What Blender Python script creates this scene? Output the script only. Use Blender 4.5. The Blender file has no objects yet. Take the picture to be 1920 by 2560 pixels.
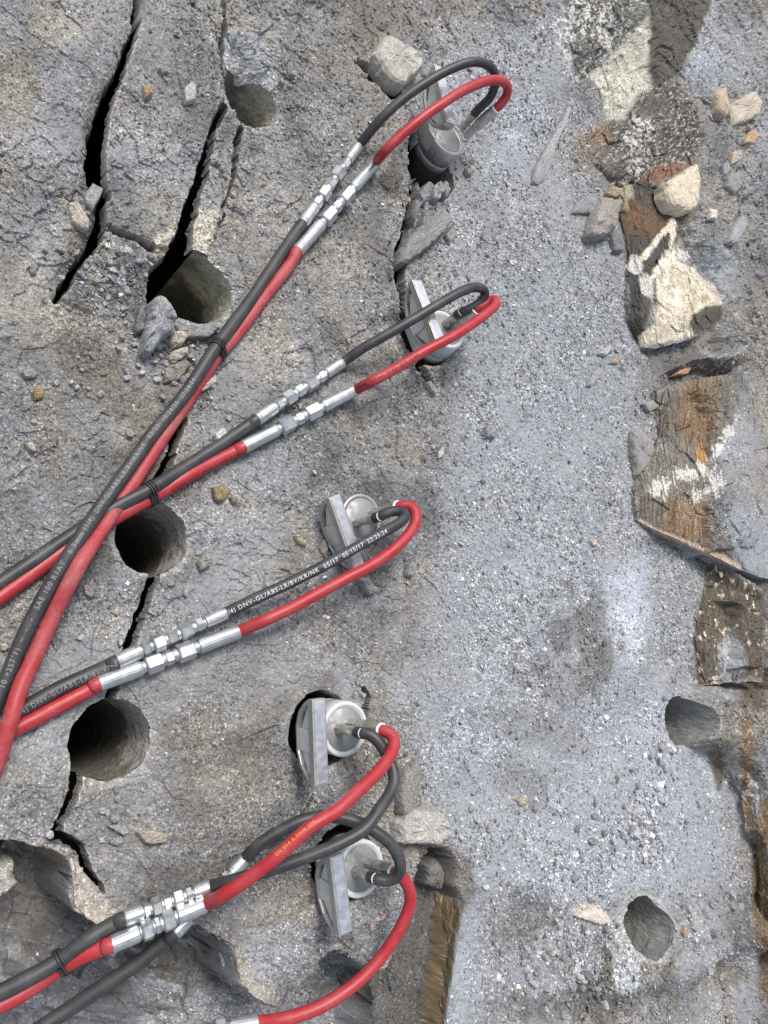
import bpy, bmesh, math, random
import numpy as np
from mathutils import Vector, Matrix

random.seed(7)
rng = np.random.default_rng(11)
scene = bpy.context.scene
col = scene.collection

# ------------------------------------------------------------------ camera
FPX, CX, CY, CAMH = 1923.0, 960.0, 1280.0, 0.85      # focal length and centre of the photograph in its pixels, height in metres
NAD = np.array([-416.0, 1690.0])                      # where plumb lines (the drill holes) converge in the photograph
_d = np.array([NAD[0] - CX, NAD[1] - CY, FPX]); _d /= np.linalg.norm(_d)
_zw = -_d
_xw = np.array([1.0, 0, 0]) - _zw[0] * _zw; _xw /= np.linalg.norm(_xw)
_yw = np.cross(_zw, _xw)
ROT = np.stack([_xw, _yw, _zw])
cam_data = bpy.data.cameras.new('camera')
cam = bpy.data.objects.new('camera', cam_data); col.objects.link(cam)
cam_data.sensor_fit = 'VERTICAL'; cam_data.sensor_height = 36.0
cam_data.lens = FPX / 2560.0 * 36.0
cam_data.clip_start = 0.01; cam_data.clip_end = 500
_m = Matrix.Identity(4)
for i in range(3):
    _m[i][0] = ROT[i][0]; _m[i][1] = -ROT[i][1]; _m[i][2] = -ROT[i][2]
_m[2][3] = CAMH
cam.matrix_world = _m
scene.camera = cam

# ------------------------------------------------------------------ light
SUN_EL, SUN_AZ = math.radians(62), math.radians(105)   # azimuth measured from +X, counter-clockwise
world = bpy.data.worlds.new('World'); scene.world = world
world.use_nodes = True
wn = world.node_tree.nodes; wl = world.node_tree.links
wn.clear()
wo = wn.new('ShaderNodeOutputWorld'); bg = wn.new('ShaderNodeBackground'); sky = wn.new('ShaderNodeTexSky')
sky.sky_type = 'NISHITA'; sky.sun_disc = False
sky.sun_elevation = SUN_EL; sky.sun_rotation = math.radians(90) - SUN_AZ
sky.air_density = 1.0; sky.dust_density = 3.0; sky.ozone_density = 1.0
bg.inputs[1].default_value = 0.105
hs = wn.new('ShaderNodeHueSaturation'); hs.inputs['Saturation'].default_value = .62
wl.new(sky.outputs[0], hs.inputs['Color']); wl.new(hs.outputs[0], bg.inputs[0]); wl.new(bg.outputs[0], wo.inputs[0])
sun_data = bpy.data.lights.new('sun', 'SUN'); sun = bpy.data.objects.new('sun', sun_data); col.objects.link(sun)
sun_data.energy = 1.8; sun_data.angle = math.radians(20); sun_data.color = (1.0, 0.96, 0.9)
_sd = Vector((math.cos(SUN_EL) * math.cos(SUN_AZ), math.cos(SUN_EL) * math.sin(SUN_AZ), math.sin(SUN_EL)))
sun.rotation_euler = _sd.to_track_quat('Z', 'Y').to_euler()
sun.location = (0, 0, 3)
scene.view_settings.view_transform = 'Standard'
scene.view_settings.look = 'None'
scene.view_settings.gamma = 1.0
scene.view_settings.use_curve_mapping = False
scene.view_settings.exposure = 0.70
scene.cycles.max_bounces = 6
scene.cycles.use_denoising = True

# ------------------------------------------------------------------ geometry of the view
def at(px, py, z=0.0):
    px = np.asarray(px, float); py = np.asarray(py, float)
    a, b = px - CX, py - CY
    w0 = ROT[0][0] * a + ROT[0][1] * b + ROT[0][2] * FPX
    w1 = ROT[1][0] * a + ROT[1][1] * b + ROT[1][2] * FPX
    w2 = ROT[2][0] * a + ROT[2][1] * b + ROT[2][2] * FPX
    t = (np.asarray(z, float) - CAMH) / w2
    return w0 * t, w1 * t
def atv(px, py, z):
    x, y = at(px, py, z); return Vector((float(x), float(y), float(z)))
def proj(x, y, z):
    zz = np.asarray(z, float) - CAMH
    c0 = ROT[0][0] * x + ROT[1][0] * y + ROT[2][0] * zz
    c1 = ROT[0][1] * x + ROT[1][1] * y + ROT[2][1] * zz
    c2 = ROT[0][2] * x + ROT[1][2] * y + ROT[2][2] * zz
    return CX + FPX * c0 / c2, CY + FPX * c1 / c2
def plane_px(x, y):
    return proj(x, y, 0.0)

# ------------------------------------------------------------------ noise
def _hash(ix, iy, seed):
    h = (ix.astype(np.int64) * 374761393 + iy.astype(np.int64) * 668265263 + seed * 974634777) & 0xFFFFFFFF
    h = ((h ^ (h >> 13)) * 1274126177) & 0xFFFFFFFF
    h = ((h ^ (h >> 16)) * 2246822519) & 0xFFFFFFFF
    h = h ^ (h >> 15)
    return (h & 0xFFFFFF).astype(np.float32) / np.float32(0xFFFFFF)
def vnoise(x, y, seed=0):
    fx = np.floor(x); fy = np.floor(y)
    ix = fx.astype(np.int64); iy = fy.astype(np.int64)
    u = (x - fx).astype(np.float32); v = (y - fy).astype(np.float32)
    u = u * u * (3 - 2 * u); v = v * v * (3 - 2 * v)
    a = _hash(ix, iy, seed); b = _hash(ix + 1, iy, seed); c = _hash(ix, iy + 1, seed); d = _hash(ix + 1, iy + 1, seed)
    return (a + (b - a) * u + (c - a) * v + (a - b - c + d) * u * v) * 2 - 1
def fbm(x, y, scale, octs=4, seed=0, gain=0.5):
    s = 0; amp = 1.0; f = 1.0 / scale; tot = 0
    for o in range(octs):
        ca, sa = math.cos(o * 1.1 + .3), math.sin(o * 1.1 + .3)
        s = s + amp * vnoise((x * ca - y * sa) * f, (x * sa + y * ca) * f, seed + o * 17)
        tot += amp; amp *= gain; f *= 2.03
    return s / tot
def facet(x, y, scale, seed=0):
    """broken-rock relief: every Voronoi cell is a tilted flat face; returns (height in cell units, cell random, edge distance)"""
    X = x / scale; Y = y / scale
    fx = np.floor(X).astype(np.int64); fy = np.floor(Y).astype(np.int64)
    best = np.full(X.shape, 9e9, np.float32); sec = np.full(X.shape, 9e9, np.float32)
    bz = np.zeros(X.shape, np.float32); br = np.zeros(X.shape, np.float32)
    for j in (-1, 0, 1):
        for i in (-1, 0, 1):
            cx = fx + i; cy = fy + j
            dx = (X - (cx + _hash(cx, cy, seed))).astype(np.float32); dy = (Y - (cy + _hash(cx, cy, seed + 5))).astype(np.float32)
            d = dx * dx + dy * dy
            m = d < best
            sec = np.where(m, best, np.minimum(sec, d))
            best = np.where(m, d, best)
            r = _hash(cx, cy, seed + 9)
            a = _hash(cx, cy, seed + 13) - .5; b = _hash(cx, cy, seed + 15) - .5
            bz = np.where(m, (r - .5) * .8 + (a * dx + b * dy) * 1.4, bz)
            br = np.where(m, r, br)
    return bz, br, np.sqrt(sec) - np.sqrt(best)
def sstep(a, b, x):
    t = np.clip((x - a) / (b - a), 0, 1); return t * t * (3 - 2 * t)
def sdpoly(X, Y, poly, pad=120.0):
    """signed distance in pixels to a polygon, positive inside"""
    P = np.asarray(poly, float)
    out = np.full(X.shape, -pad, np.float32)
    m = (X > P[:, 0].min() - pad) & (X < P[:, 0].max() + pad) & (Y > P[:, 1].min() - pad) & (Y < P[:, 1].max() + pad)
    if not m.any(): return out
    x = X[m]; y = Y[m]
    d2 = np.full(x.shape, 1e12); ins = np.zeros(x.shape, bool)
    n = len(P)
    for i in range(n):
        ax, ay = P[i]; bx, by = P[(i + 1) % n]
        ex, ey = bx - ax, by - ay
        L = ex * ex + ey * ey + 1e-9
        t = np.clip(((x - ax) * ex + (y - ay) * ey) / L, 0, 1)
        d2 = np.minimum(d2, (x - ax - t * ex) ** 2 + (y - ay - t * ey) ** 2)
        if ay != by:
            c = ((ay > y) != (by > y)) & (x < (bx - ax) * (y - ay) / (by - ay) + ax)
            ins ^= c
    d = np.sqrt(d2)
    out[m] = np.where(ins, d, -d)
    return np.maximum(out, -pad)
def sdline(X, Y, pts, pad=120.0):
    """distance in pixels to a polyline minus its half-width; negative inside"""
    P = np.asarray(pts, float)
    out = np.full(X.shape, pad, np.float32)
    m = (X > P[:, 0].min() - pad) & (X < P[:, 0].max() + pad) & (Y > P[:, 1].min() - pad) & (Y < P[:, 1].max() + pad)
    if not m.any(): return out
    x = X[m]; y = Y[m]; best = np.full(x.shape, 1e9)
    for i in range(len(P) - 1):
        ax, ay, aw = P[i]; bx, by, bw = P[i + 1]
        ex, ey = bx - ax, by - ay
        t = np.clip(((x - ax) * ex + (y - ay) * ey) / (ex * ex + ey * ey + 1e-9), 0, 1)
        d = np.hypot(x - ax - t * ex, y - ay - t * ey) - (aw + (bw - aw) * t) * .5
        best = np.minimum(best, d)
    out[m] = best
    return np.minimum(out, pad)
def bp(poly, z):
    """image polygon of something at height z -> the ground-plane pixels under it"""
    return [(NAD[0] + (p[0] - NAD[0]) * (1 - z / CAMH), NAD[1] + (p[1] - NAD[1]) * (1 - z / CAMH)) + tuple(p[2:]) for p in poly]

# ------------------------------------------------------------------ the lie of the rock (pixels of the photograph)
CRACKS = [
 [(345,-120,9),(341,0,11),(333,75,13),(303,168,17),(268,255,24),(247,330,30),(241,400,34),(243,450,28),(258,480,16),(262,500,12),(259,555,14),(240,605,22),(210,645,18),(185,677,20),(160,720,20),(138,752,12)],
 [(556,-120,9),(558,0,10),(558,58,10),(552,110,13),(547,168,13),(560,210,14)],
 [(560,262,16),(545,285,22),(524,336,17),(507,405,24),(486,486,29),(464,556,31),(450,600,38),(438,650,52),(408,700,66),(398,745,62),(418,790,40)],
 [(606,318,14),(588,370,12),(582,422,11),(574,475,5),(560,521,4),(552,567,3)],
 [(480,10,14),(478,28,20),(496,45,16),(512,52,13),(528,88,9),(541,133,6)],
 [(258,570,8),(282,580,7),(307,590,10),(347,606,10),(378,626,11)],
 [(460,1052,12),(448,1085,20),(430,1130,21),(408,1180,22),(388,1225,24)],
 [(388,1425,22),(382,1450,23),(360,1510,21),(340,1570,20),(318,1625,20),(300,1665,20),(286,1722,20),(276,1760,22)],
 [(202,1915,28),(190,1965,24),(172,2010,22),(152,2060,24),(137,2105,22)],
 [(152,2092,20),(172,2104,28),(198,2125,26),(214,2158,20),(232,2186,16),(252,2214,12),(264,2236,5)],
 [(1040,330,20),(1036,420,20),(1034,480,16),(1018,570,16),(1004,640,26),(1004,710,22),(1020,790,16)],
 [(1046,910,20),(1062,945,24),(1078,965,10),(1086,985,4)],
 [(900,150,8),(945,190,26),(985,225,30),(1006,238,8)],
 [(740,2085,3),(752,2030,6),(770,2000,5),(776,1985,3)],
 [(906,1720,10),(916,1745,14),(905,1790,7)],
 [(1466,220,4),(1492,236,7),(1505,262,9),(1508,300,6)],
]
# drill holes: ground-plane pixel of the centre, radius in metres
HOLES = [(632,240,.0420),(492,722,.0470),(384,1342,.0425),(279,1850,.0420),(802,1822,.0460),(862,2158,.0460),(1068,838,.0480),(1092,420,.0480),(1697,1802,.0420),(1600,2312,.0430)]
HW = [tuple(float(v) for v in at(h[0], h[1], 0)) + (h[2],) for h in HOLES]
def hole_r(i, th):
    R = HW[i][2]
    return R * (1 + .018 * np.sin(3 * th + i) + .012 * np.sin(7 * th + 2.1 * i) + .010 * np.sin(13 * th + i * 3.3) + .012 * vnoise(np.asarray(th * 9.0), np.asarray(th * 0 + i * 3.7), 3))

LOW_LEFT = [(-400,2112),(30,2099),(70,2108),(127,2117),(150,2131),(178,2150),(186,2180),(176,2225),(180,2262),(210,2290),(243,2308),(330,2330),(420,2322),(490,2316),(520,2330),(555,2348),(578,2360),(582,2400),(592,2456),(640,2490),(683,2502),(730,2470),(775,2430),(800,2395),(822,2372),(868,2383),(910,2410),(955,2425),(985,2470),(960,2600),(960,3700),(-400,3700),(-1400,3700),(-1400,2112)]
LOW_MID = [(955,2425),(1000,2350),(1030,2290),(1040,2235),(1055,2150),(1085,2120),(1118,2120),(1140,2150),(1140,2215),(1162,2255),(1152,2330),(1130,2450),(1112,2560),(1090,3700),(950,3700)]
CORNER_PIT = [(-300,2095),(0,2092),(28,2100),(55,2118),(72,2140),(60,2170),(40,2178),(28,2150),(0,2140),(-300,2150)]
SLAB_R = [(1625,989),(1695,954),(1770,943),(1834,937),(1990,925),(2500,900),(2500,1452),(1960,1452),(1845,1423),(1800,1394),(1720,1358),(1640,1325),(1597,1301),(1585,1250),(1591,1197),(1620,1140),(1649,1093),(1640,1040)]
BROWN_R = [(1753,1396),(1800,1410),(1850,1440),(1915,1478),(2500,1480),(2500,1740),(1940,1720),(1900,1704),(1850,1680),(1800,1715),(1735,1712),(1728,1640),(1738,1540),(1765,1475)]
BENCH_R = [(1728,1712),(1700,1730),(1692,1800),(1700,1860),(1745,1885),(1800,1930),(1830,1985),(1842,2080),(1882,2110),(1888,2240),(1893,2330),(1905,2400),(2500,2420),(2500,1712)]
BOULDER = [(1520,455),(1600,440),(1648,452),(1662,520),(1690,590),(1740,650),(1808,740),(1800,790),(1765,826),(1700,848),(1645,866),(1600,852),(1584,800),(1580,700),(1586,612),(1560,560),(1540,500)]
TOP_R = [(1385,-400),(1400,0),(1412,110),(1440,200),(1470,300),(1468,360),(1500,420),(1545,470),(1620,480),(1660,520),(1720,640),(1780,700),(1790,880),(1660,905),(1640,940),(2500,960),(2500,-400)]
LEDGE_B = [(1500,2365),(1530,2330),(1560,2250),(1590,2232),(1660,2240),(1720,2260),(2500,2200),(2500,2430),(1900,2400),(1820,2420),(1760,2470),(1640,2500),(1540,2522),(1512,2505)]
SLAB_B_POLY = [(341,-120),(341,0),(333,75),(303,168),(268,255),(247,330),(241,400),(243,450),(258,480),(262,500),(259,555),(258,570),(282,580),(307,590),(347,606),(378,626),(440,640),(450,600),(464,556),(486,486),(507,405),(524,336),(545,285),(560,262),(545,180),(541,133),(528,88),(512,52),(496,45),(478,28),(480,-10),(480,-120)]
SLAB_WEDGE = [(480,-120),(480,-10),(478,28),(496,45),(512,52),(528,88),(541,133),(547,168),(552,110),(558,58),(558,0),(556,-120)]
SLAB_GRAVEL = [(259,560),(282,580),(307,590),(347,606),(378,626),(400,650),(404,760),(330,840),(300,800),(250,800),(138,752),(160,720),(185,677),(210,645),(240,605)]
SLIVER = [(560,262),(545,285),(524,336),(507,405),(486,486),(464,556),(450,600),(440,640),(470,690),(500,690),(552,567),(560,521),(574,475),(582,422),(588,370),(606,318),(590,270)]
SLAB_A = [(345,-120),(341,0),(333,75),(303,168),(268,255),(247,330),(241,400),(243,450),(258,480),(262,500),(259,555),(240,605),(210,645),(185,677),(160,720),(138,752),(70,765),(0,772),(-300,780),(-1400,780),(-1400,-700),(345,-700)]
SAND = [(1060,250),(1250,60),(1400,40),(1470,400),(1560,640),(1580,860),(1640,940),(1590,1200),(1640,1330),(1760,1400),(1735,1700),(1680,1880),(1800,2000),(1840,2200),(1500,2260),(1490,2420),(1400,2500),(1150,2560),(1180,2200),(1060,2000),(1020,1800),(1080,1500),(1120,1150),(1160,900),(1100,600)]

TOP_BACK = [p[:2] for p in bp([(1668,-60,.05),(1700,110,.05),(1752,200,.05),(1788,320,.05),(1768,410,.05),(1700,468,.05)], .05)] + [(1640,520),(1690,640),(1750,700),(1770,880),(1660,905),(1640,940),(2500,960),(2500,-400),(1600,-400)]
RIGHT_BACK = [(1785,860),(2600,700),(2600,2600),(1930,2600),(1915,1760),(1840,1690)]
SLAB_BACK = bp([(1834,930,.062),(1862,1040,.064),(1862,1110,.064),(1852,1200,.064),(1857,1300,.062),(1868,1370,.058)], .062) + [(2500,1370),(2500,900)]
BROWN_BACK = bp([(1900,1480,.055),(1926,1510,.06),(1926,1600,.06),(1920,1680,.06)], .058) + [(2500,1680),(2500,1480)]
SLAB_BACK = [p[:2] for p in SLAB_BACK]; BROWN_BACK = [p[:2] for p in BROWN_BACK]
def relief(X, Y, parts=False):
    """ground height for ground-plane pixels X, Y. Returns z (everything), zb (without cracks, pits and low floors)"""
    X = np.asarray(X, float); Y = np.asarray(Y, float)
    wx, wy = at(X, Y, 0)
    w1 = fbm(wx, wy, .045, 4, 3); w2 = fbm(wx, wy, .045, 4, 31)
    k = 9.0
    Xw = X + k * w1 + 3 * fbm(wx, wy, .012, 2, 77); Yw = Y + k * w2 + 3 * fbm(wx, wy, .012, 2, 78)
    sand = sstep(-50, 40, sdpoly(Xw, Yw, SAND)) 
    rough = 1 - .72 * sand
    z = .010 * fbm(wx, wy, .26, 3, 5) + .0055 * fbm(wx, wy, .085, 4, 8)
    f1, r1, e1 = facet(wx + .012 * w1, wy + .012 * w2, .055, 21)
    f2, r2, e2 = facet(wx + .006 * w2, wy + .006 * w1, .021, 22)
    f3, r3, e3 = facet(wx, wy, .0085, 23)
    broken = sstep(-.15, .45, fbm(wx, wy, .12, 3, 44))
    fac = rough * (.0042 * f1 + .0038 * f2 * (.35 + broken) + .0022 * f3 * (.5 + broken))
    z = z + fac
    # grain
    grain = .0007 * vnoise(wx / .0021, wy / .0021, 50) + .0006 * vnoise(wx / .0042, wy / .0042, 51) + .0012 * np.maximum(0, fbm(wx, wy, .011, 3, 52))
    pit = sstep(.35, .7, fbm(wx, wy, .03, 4, 66)) * rough
    z = z + grain - .004 * pit
    # slabs
    z = z + (.012 + (X - 400) * 3e-5 + (350 - Y) * 1e-5) * sstep(0, 12, sdpoly(Xw, Yw, SLAB_B_POLY))
    z = z + .004 * sstep(0, 12, sdpoly(Xw, Yw, SLAB_GRAVEL))
    z = z + .006 * sstep(0, 10, sdpoly(Xw, Yw, SLIVER))
    z = z + .004 * sstep(0, 8, sdpoly(Xw, Yw, SLAB_WEDGE))
    # left slab rounds down towards the first crack
    da = sdline(Xw - 0, Yw, CRACKS[0])
    ina = sstep(-4, 6, sdpoly(Xw, Yw, SLAB_A))
    wide = sstep(180, 330, Y) * sstep(720, 560, Y)
    z = z - ina * (.004 + .020 * wide) * np.exp(-np.maximum(da, 0) / (12 + 16 * wide)) 
    # slope away from the joint towards the sand
    z = z - .016 * sstep(1000, 1120, Xw) * sstep(760, 560, Yw) * sstep(1400, 1250, Xw)
    # sand ridge and furrow at right
    dr = sdline(X, Y, [(1545,1400,20),(1560,1520,24),(1555,1640,10)], 260)
    z = z + .012 * np.exp(-(np.maximum(dr, 0) / 60.0) ** 2)
    dg = sdline(X, Y, [(1640,1400,10),(1650,1520,12),(1660,1640,6)], 200)
    z = z - .012 * np.exp(-(np.maximum(dg, 0) / 45.0) ** 2)
    for (cx, cy, rx, ry, h) in [(1460,1590,70,70,-.008),(1240,1960,70,60,-.006),(1300,2280,90,50,-.008),(1808,2440,52,46,-.034),(1480,2520,110,46,-.012),(1350,1820,160,60,-.005),(700,1350,120,90,-.004),(620,1700,120,60,-.005),(1230,560,70,40,.006),(1430,270,60,70,-.010),(886,1306,66,60,-.026),(700,120,90,60,.006),(1180,1960,90,140,.006),(640,2060,140,90,.006)]:
        z = z + h * np.exp(-(((X - cx) / rx) ** 2 + ((Y - cy) / ry) ** 2))
    blk = facet(wx + .5 * wy, wy - .3 * wx, .075, 92)[0]
    lay = facet(wx * .45 + wy * .3, wy * 1.0 - wx * .5, .016, 91)[0]     # foliated faces
    def rise(poly, h, ramp, edge, bump=.004):
        sd = sdpoly(Xw, Yw, poly, 260)
        m = sstep(-3, 15, sd + 3 * w2 + 2 * f2)
        return m * edge + (h - edge) * sstep(0, ramp, sd) + m * bump * (.55 * lay + 1.6 * blk)
    z = z + np.maximum(np.maximum(np.maximum(rise(SLAB_BACK, .058, 14, .030, .002), rise(BROWN_BACK, .058, 14, .030, .002)), np.maximum(rise(BENCH_R, .052, 40, .008, .006), rise(TOP_BACK, .046, 40, .012, .005))), rise(RIGHT_BACK, .055, 50, .0, .004))
    z = z + rise(LEDGE_B, .030, 70, .0, .001)
    # half of an old drill hole in the upper right face
    z = z - .010 * np.exp(-(np.abs(sdline(X, Y, [(1466,222,2),(1492,236,2),(1505,262,2),(1508,300,2)])) / 7.0) ** 2)
    zb = z.copy()
    # bevel round the holes
    for i, (hx, hy, R) in enumerate(HW):
        rr = np.hypot(wx - hx, wy - hy) - R
        z = z - .006 * np.exp(-np.maximum(rr, 0) / .007) * (.5 + .6 * (w1 > 0))
    # fracture face sinking into the topmost left hole
    s1 = sdpoly(Xw, Yw, [(556,90),(600,70),(650,100),(690,180),(700,260),(610,250),(560,200)])
    z = z - .055 * sstep(0, 95, s1)
    # low floors
    sl = sdpoly(Xw + 8 * f2, Yw + 8 * f3, LOW_LEFT)
    fl = -.125 + .022 * fbm(wx, wy, .16, 3, 60) + .008 * f1 + .003 * f2 + .006 * fbm(wx * .4 + wy * .9, (wx * .9 - wy * .4) * .3, .012, 3, 62) + .030 * sstep(300, 900, X)
    z = z + sstep(-3, 24, sl) * (fl - z)
    sm = sdpoly(Xw, Yw, LOW_MID)
    fm = -.048 + .012 * fbm(wx, wy, .08, 3, 61) + .005 * f1 + .004 * f2
    z = z + sstep(-4, 22, sm) * (np.minimum(fm, z) - z)
    sc = sdpoly(Xw, Yw, CORNER_PIT)
    z = z - .06 * sstep(0, 12, sc)
    ck = np.full(X.shape, 99.0)
    jg = facet(wx, wy, .017, 131)[1] - .5; jh = facet(wx, wy, .010, 132)[1] - .5
    Xc = X + .6 * (Xw - X) + 6 * jg + 4 * jh; Yc = Y + .6 * (Yw - Y) + 9 * (jg * 3.7 % 1 - .5) + 5 * (jh * 5.3 % 1 - .5)
    for c in CRACKS:
        ck = np.minimum(ck, sdline(Xc, Yc, [(q[0], q[1], q[2] * 1.12 + .5) for q in c], 90))
    z = z - .0035 * np.exp(-np.maximum(ck, 0) / 5.0) * (.4 + np.maximum(0, w2))
    t = sstep(1.2, -1.6, ck)
    z = z - (.016 + .004 * w1 + .008 * np.maximum(0, jg)) * t
    if parts:
        return z, zb, dict(sand=sand, rough=rough, broken=broken, pit=pit, ck=ck, r1=r1, r2=r2, r3=r3, e1=e1, e2=e2, w1=w1, w2=w2, low=sstep(-2, 9, sl), lowm=sstep(-2, 8, sm))
    return z, zb
def ground_at(x, y):
    px, py = plane_px(x, y)
    z, zb = relief(np.atleast_1d(px), np.atleast_1d(py)); return float(z[0]), float(zb[0])

# ------------------------------------------------------------------ materials
def newmat(name):
    m = bpy.data.materials.new(name); m.use_nodes = True
    nt = m.node_tree; nt.nodes.clear()
    out = nt.nodes.new('ShaderNodeOutputMaterial'); b = nt.nodes.new('ShaderNodeBsdfPrincipled')
    nt.links.new(b.outputs[0], out.inputs[0])
    return m, nt, b
def node(nt, typ, **kw):
    n = nt.nodes.new(typ)
    for k, v in kw.items(): setattr(n, k, v)
    return n
def math_node(nt, op, a, b=None):
    n = node(nt, 'ShaderNodeMath', operation=op)
    for i, v in enumerate((a, b)):
        if v is None: continue
        if isinstance(v, (int, float)): n.inputs[i].default_value = v
        else: nt.links.new(v, n.inputs[i])
    return n.outputs[0]
def noise_node(nt, scale, detail=3.0, rough=.55, vec=None):
    n = node(nt, 'ShaderNodeTexNoise'); n.inputs['Scale'].default_value = scale; n.inputs['Detail'].default_value = detail; n.inputs['Roughness'].default_value = rough
    if vec is not None: nt.links.new(vec, n.inputs['Vector'])
    return n
def ramp_node(nt, fac, stops):
    r = node(nt, 'ShaderNodeValToRGB'); e = r.color_ramp.elements
    while len(e) < len(stops): e.new(.5)
    for i, (p, c) in enumerate(stops):
        e[i].position = p; e[i].color = tuple(c) + (1,) if len(c) == 3 else c
    nt.links.new(fac, r.inputs[0]); return r.outputs[0]
def mix_col(nt, fac, a, b, blend='MIX'):
    n = node(nt, 'ShaderNodeMix', data_type='RGBA', blend_type=blend)
    for s, v in ((0, fac), (6, a), (7, b)):
        if isinstance(v, (int, float)): n.inputs[s].default_value = v
        elif isinstance(v, tuple): n.inputs[s].default_value = tuple(v) + (1,)
        else: nt.links.new(v, n.inputs[s])
    return n.outputs[2]

def rock_material(name, attr_type='GEOMETRY', attr='tone', bump=.35):
    m, nt, b = newmat(name)
    a = node(nt, 'ShaderNodeAttribute', attribute_type=attr_type, attribute_name=attr)
    geo = node(nt, 'ShaderNodeNewGeometry')
    n1 = noise_node(nt, 560, 3, .6, geo.outputs['Position'])
    n2 = noise_node(nt, 1400, 1, .5, geo.outputs['Position'])
    f = math_node(nt, 'ADD', math_node(nt, 'MULTIPLY', n1.outputs[0], .75), math_node(nt, 'MULTIPLY', n2.outputs[0], .55))
    k = ramp_node(nt, f, [(.42, (.38,.38,.39)), (.62, (.95,.95,.95)), (.72, (1.25,1.25,1.24)), (.86, (2.3,2.28,2.24))])
    c = mix_col(nt, a.outputs['Alpha'], a.outputs['Color'], mix_col(nt, 1.0, a.outputs['Color'], k, 'MULTIPLY'))
    nt.links.new(c, b.inputs['Base Color'])
    b.inputs['Roughness'].default_value = .82
    b.inputs['Specular IOR Level'].default_value = .35
    bm_ = node(nt, 'ShaderNodeBump'); bm_.inputs['Strength'].default_value = bump; bm_.inputs['Distance'].default_value = .0012
    nt.links.new(f, bm_.inputs['Height']); nt.links.new(bm_.outputs[0], b.inputs['Normal'])
    return m
M_ROCK = rock_material('rock')
M_CHIP = rock_material('rock_chip', 'GEOMETRY', 'tone', .1)
M_STONE = rock_material('stone', 'GEOMETRY', 'tone', .6)
M_CHIP_I = rock_material('rock_chip_scattered', 'INSTANCER', 'tone', .1)

def metal_material(name, base, rough, metallic=1.0, dust=.3, dustcol=(.33,.33,.34), streak=0.0):
    m, nt, b = newmat(name)
    tc = node(nt, 'ShaderNodeTexCoord')
    n1 = noise_node(nt, 130, 4, .6, tc.outputs['Object']); n2 = noise_node(nt, 900, 2, .5, tc.outputs['Object'])
    f = ramp_node(nt, n1.outputs[0], [(.42, (0,0,0)), (.72, (1,1,1))])
    fac = math_node(nt, 'MULTIPLY', f, dust)
    spk = ramp_node(nt, n2.outputs[0], [(.3, (.8,.8,.8)), (.7, (1.1,1.1,1.1))])
    c = mix_col(nt, 1.0, base, spk, 'MULTIPLY')
    c = mix_col(nt, fac, c, dustcol)
    nt.links.new(c, b.inputs['Base Color'])
    nt.links.new(math_node(nt, 'MULTIPLY', math_node(nt, 'SUBTRACT', 1.0, fac), metallic), b.inputs['Metallic'])
    r = math_node(nt, 'ADD', math_node(nt, 'MULTIPLY', n1.outputs[0], .25), rough - .1)
    nt.links.new(math_node(nt, 'ADD', r, math_node(nt, 'MULTIPLY', fac, .3)), b.inputs['Roughness'])
    bm_ = node(nt, 'ShaderNodeBump'); bm_.inputs['Strength'].default_value = .12; bm_.inputs['Distance'].default_value = .0006
    nt.links.new(n2.outputs[0], bm_.inputs['Height']); nt.links.new(bm_.outputs[0], b.inputs['Normal'])
    return m
M_ZINC = metal_material('zinc_plated_steel', (.60,.615,.62), .34, .9, .25, (.42,.42,.41))
M_ZINCW = metal_material('galvanised_cast_steel', (.66,.70,.68), .46, .12, .30, (.36,.36,.33))
M_STEEL = metal_material('dusty_steel', (.50,.50,.48), .42, .85, .45, (.27,.265,.25))
M_BAR = metal_material('worn_bright_steel', (.74,.75,.77), .36, .9, .22, (.46,.46,.48))
M_CAP = metal_material('dirty_grey_steel', (.36,.36,.36), .5, .6, .75, (.26,.25,.235))
M_FITB = metal_material('grimy_fitting_steel', (.58,.57,.54), .28, .95, .45, (.24,.225,.2))
M_BODY = metal_material('stained_cylinder_steel', (.20,.19,.18), .5, .6, .6, (.2,.19,.175))

def hose_material(name, base, dustcol, amount, rough):
    m, nt, b = newmat(name)
    tc = node(nt, 'ShaderNodeTexCoord')
    n1 = noise_node(nt, 38, 5, .65, tc.outputs['Object']); n2 = noise_node(nt, 600, 3, .6, tc.outputs['Object'])
    mp = node(nt, 'ShaderNodeMapping'); mp.inputs['Scale'].default_value = (900, 260, 260); mp.inputs['Rotation'].default_value = (0, 0, -.7)
    nt.links.new(tc.outputs['Object'], mp.inputs[0])
    n3 = noise_node(nt, 1.0, 2, .5, mp.outputs[0])
    f1 = ramp_node(nt, n1.outputs[0], [(.40, (0,0,0)), (.75, (1,1,1))])
    f2 = ramp_node(nt, n2.outputs[0], [(.45, (.25,.25,.25)), (.75, (1,1,1))])
    f3 = ramp_node(nt, n3.outputs[0], [(.66, (0,0,0)), (.74, (1,1,1))])
    f = math_node(nt, 'MULTIPLY', math_node(nt, 'MULTIPLY', f1, f2), amount)
    f = math_node(nt, 'ADD', f, math_node(nt, 'MULTIPLY', f3, amount * .45))
    c = mix_col(nt, f, base, dustcol)
    nt.links.new(c, b.inputs['Base Color'])
    nt.links.new(math_node(nt, 'ADD', math_node(nt, 'MULTIPLY', f, .35), rough), b.inputs['Roughness'])
    bm_ = node(nt, 'ShaderNodeBump'); bm_.inputs['Strength'].default_value = .15; bm_.inputs['Distance'].default_value = .0005
    nt.links.new(n2.outputs[0], bm_.inputs['Height']); nt.links.new(bm_.outputs[0], b.inputs['Normal'])
    return m
M_RUB = hose_material('black_rubber', (.030,.031,.034), (.21,.21,.21), .60, .44)
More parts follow.
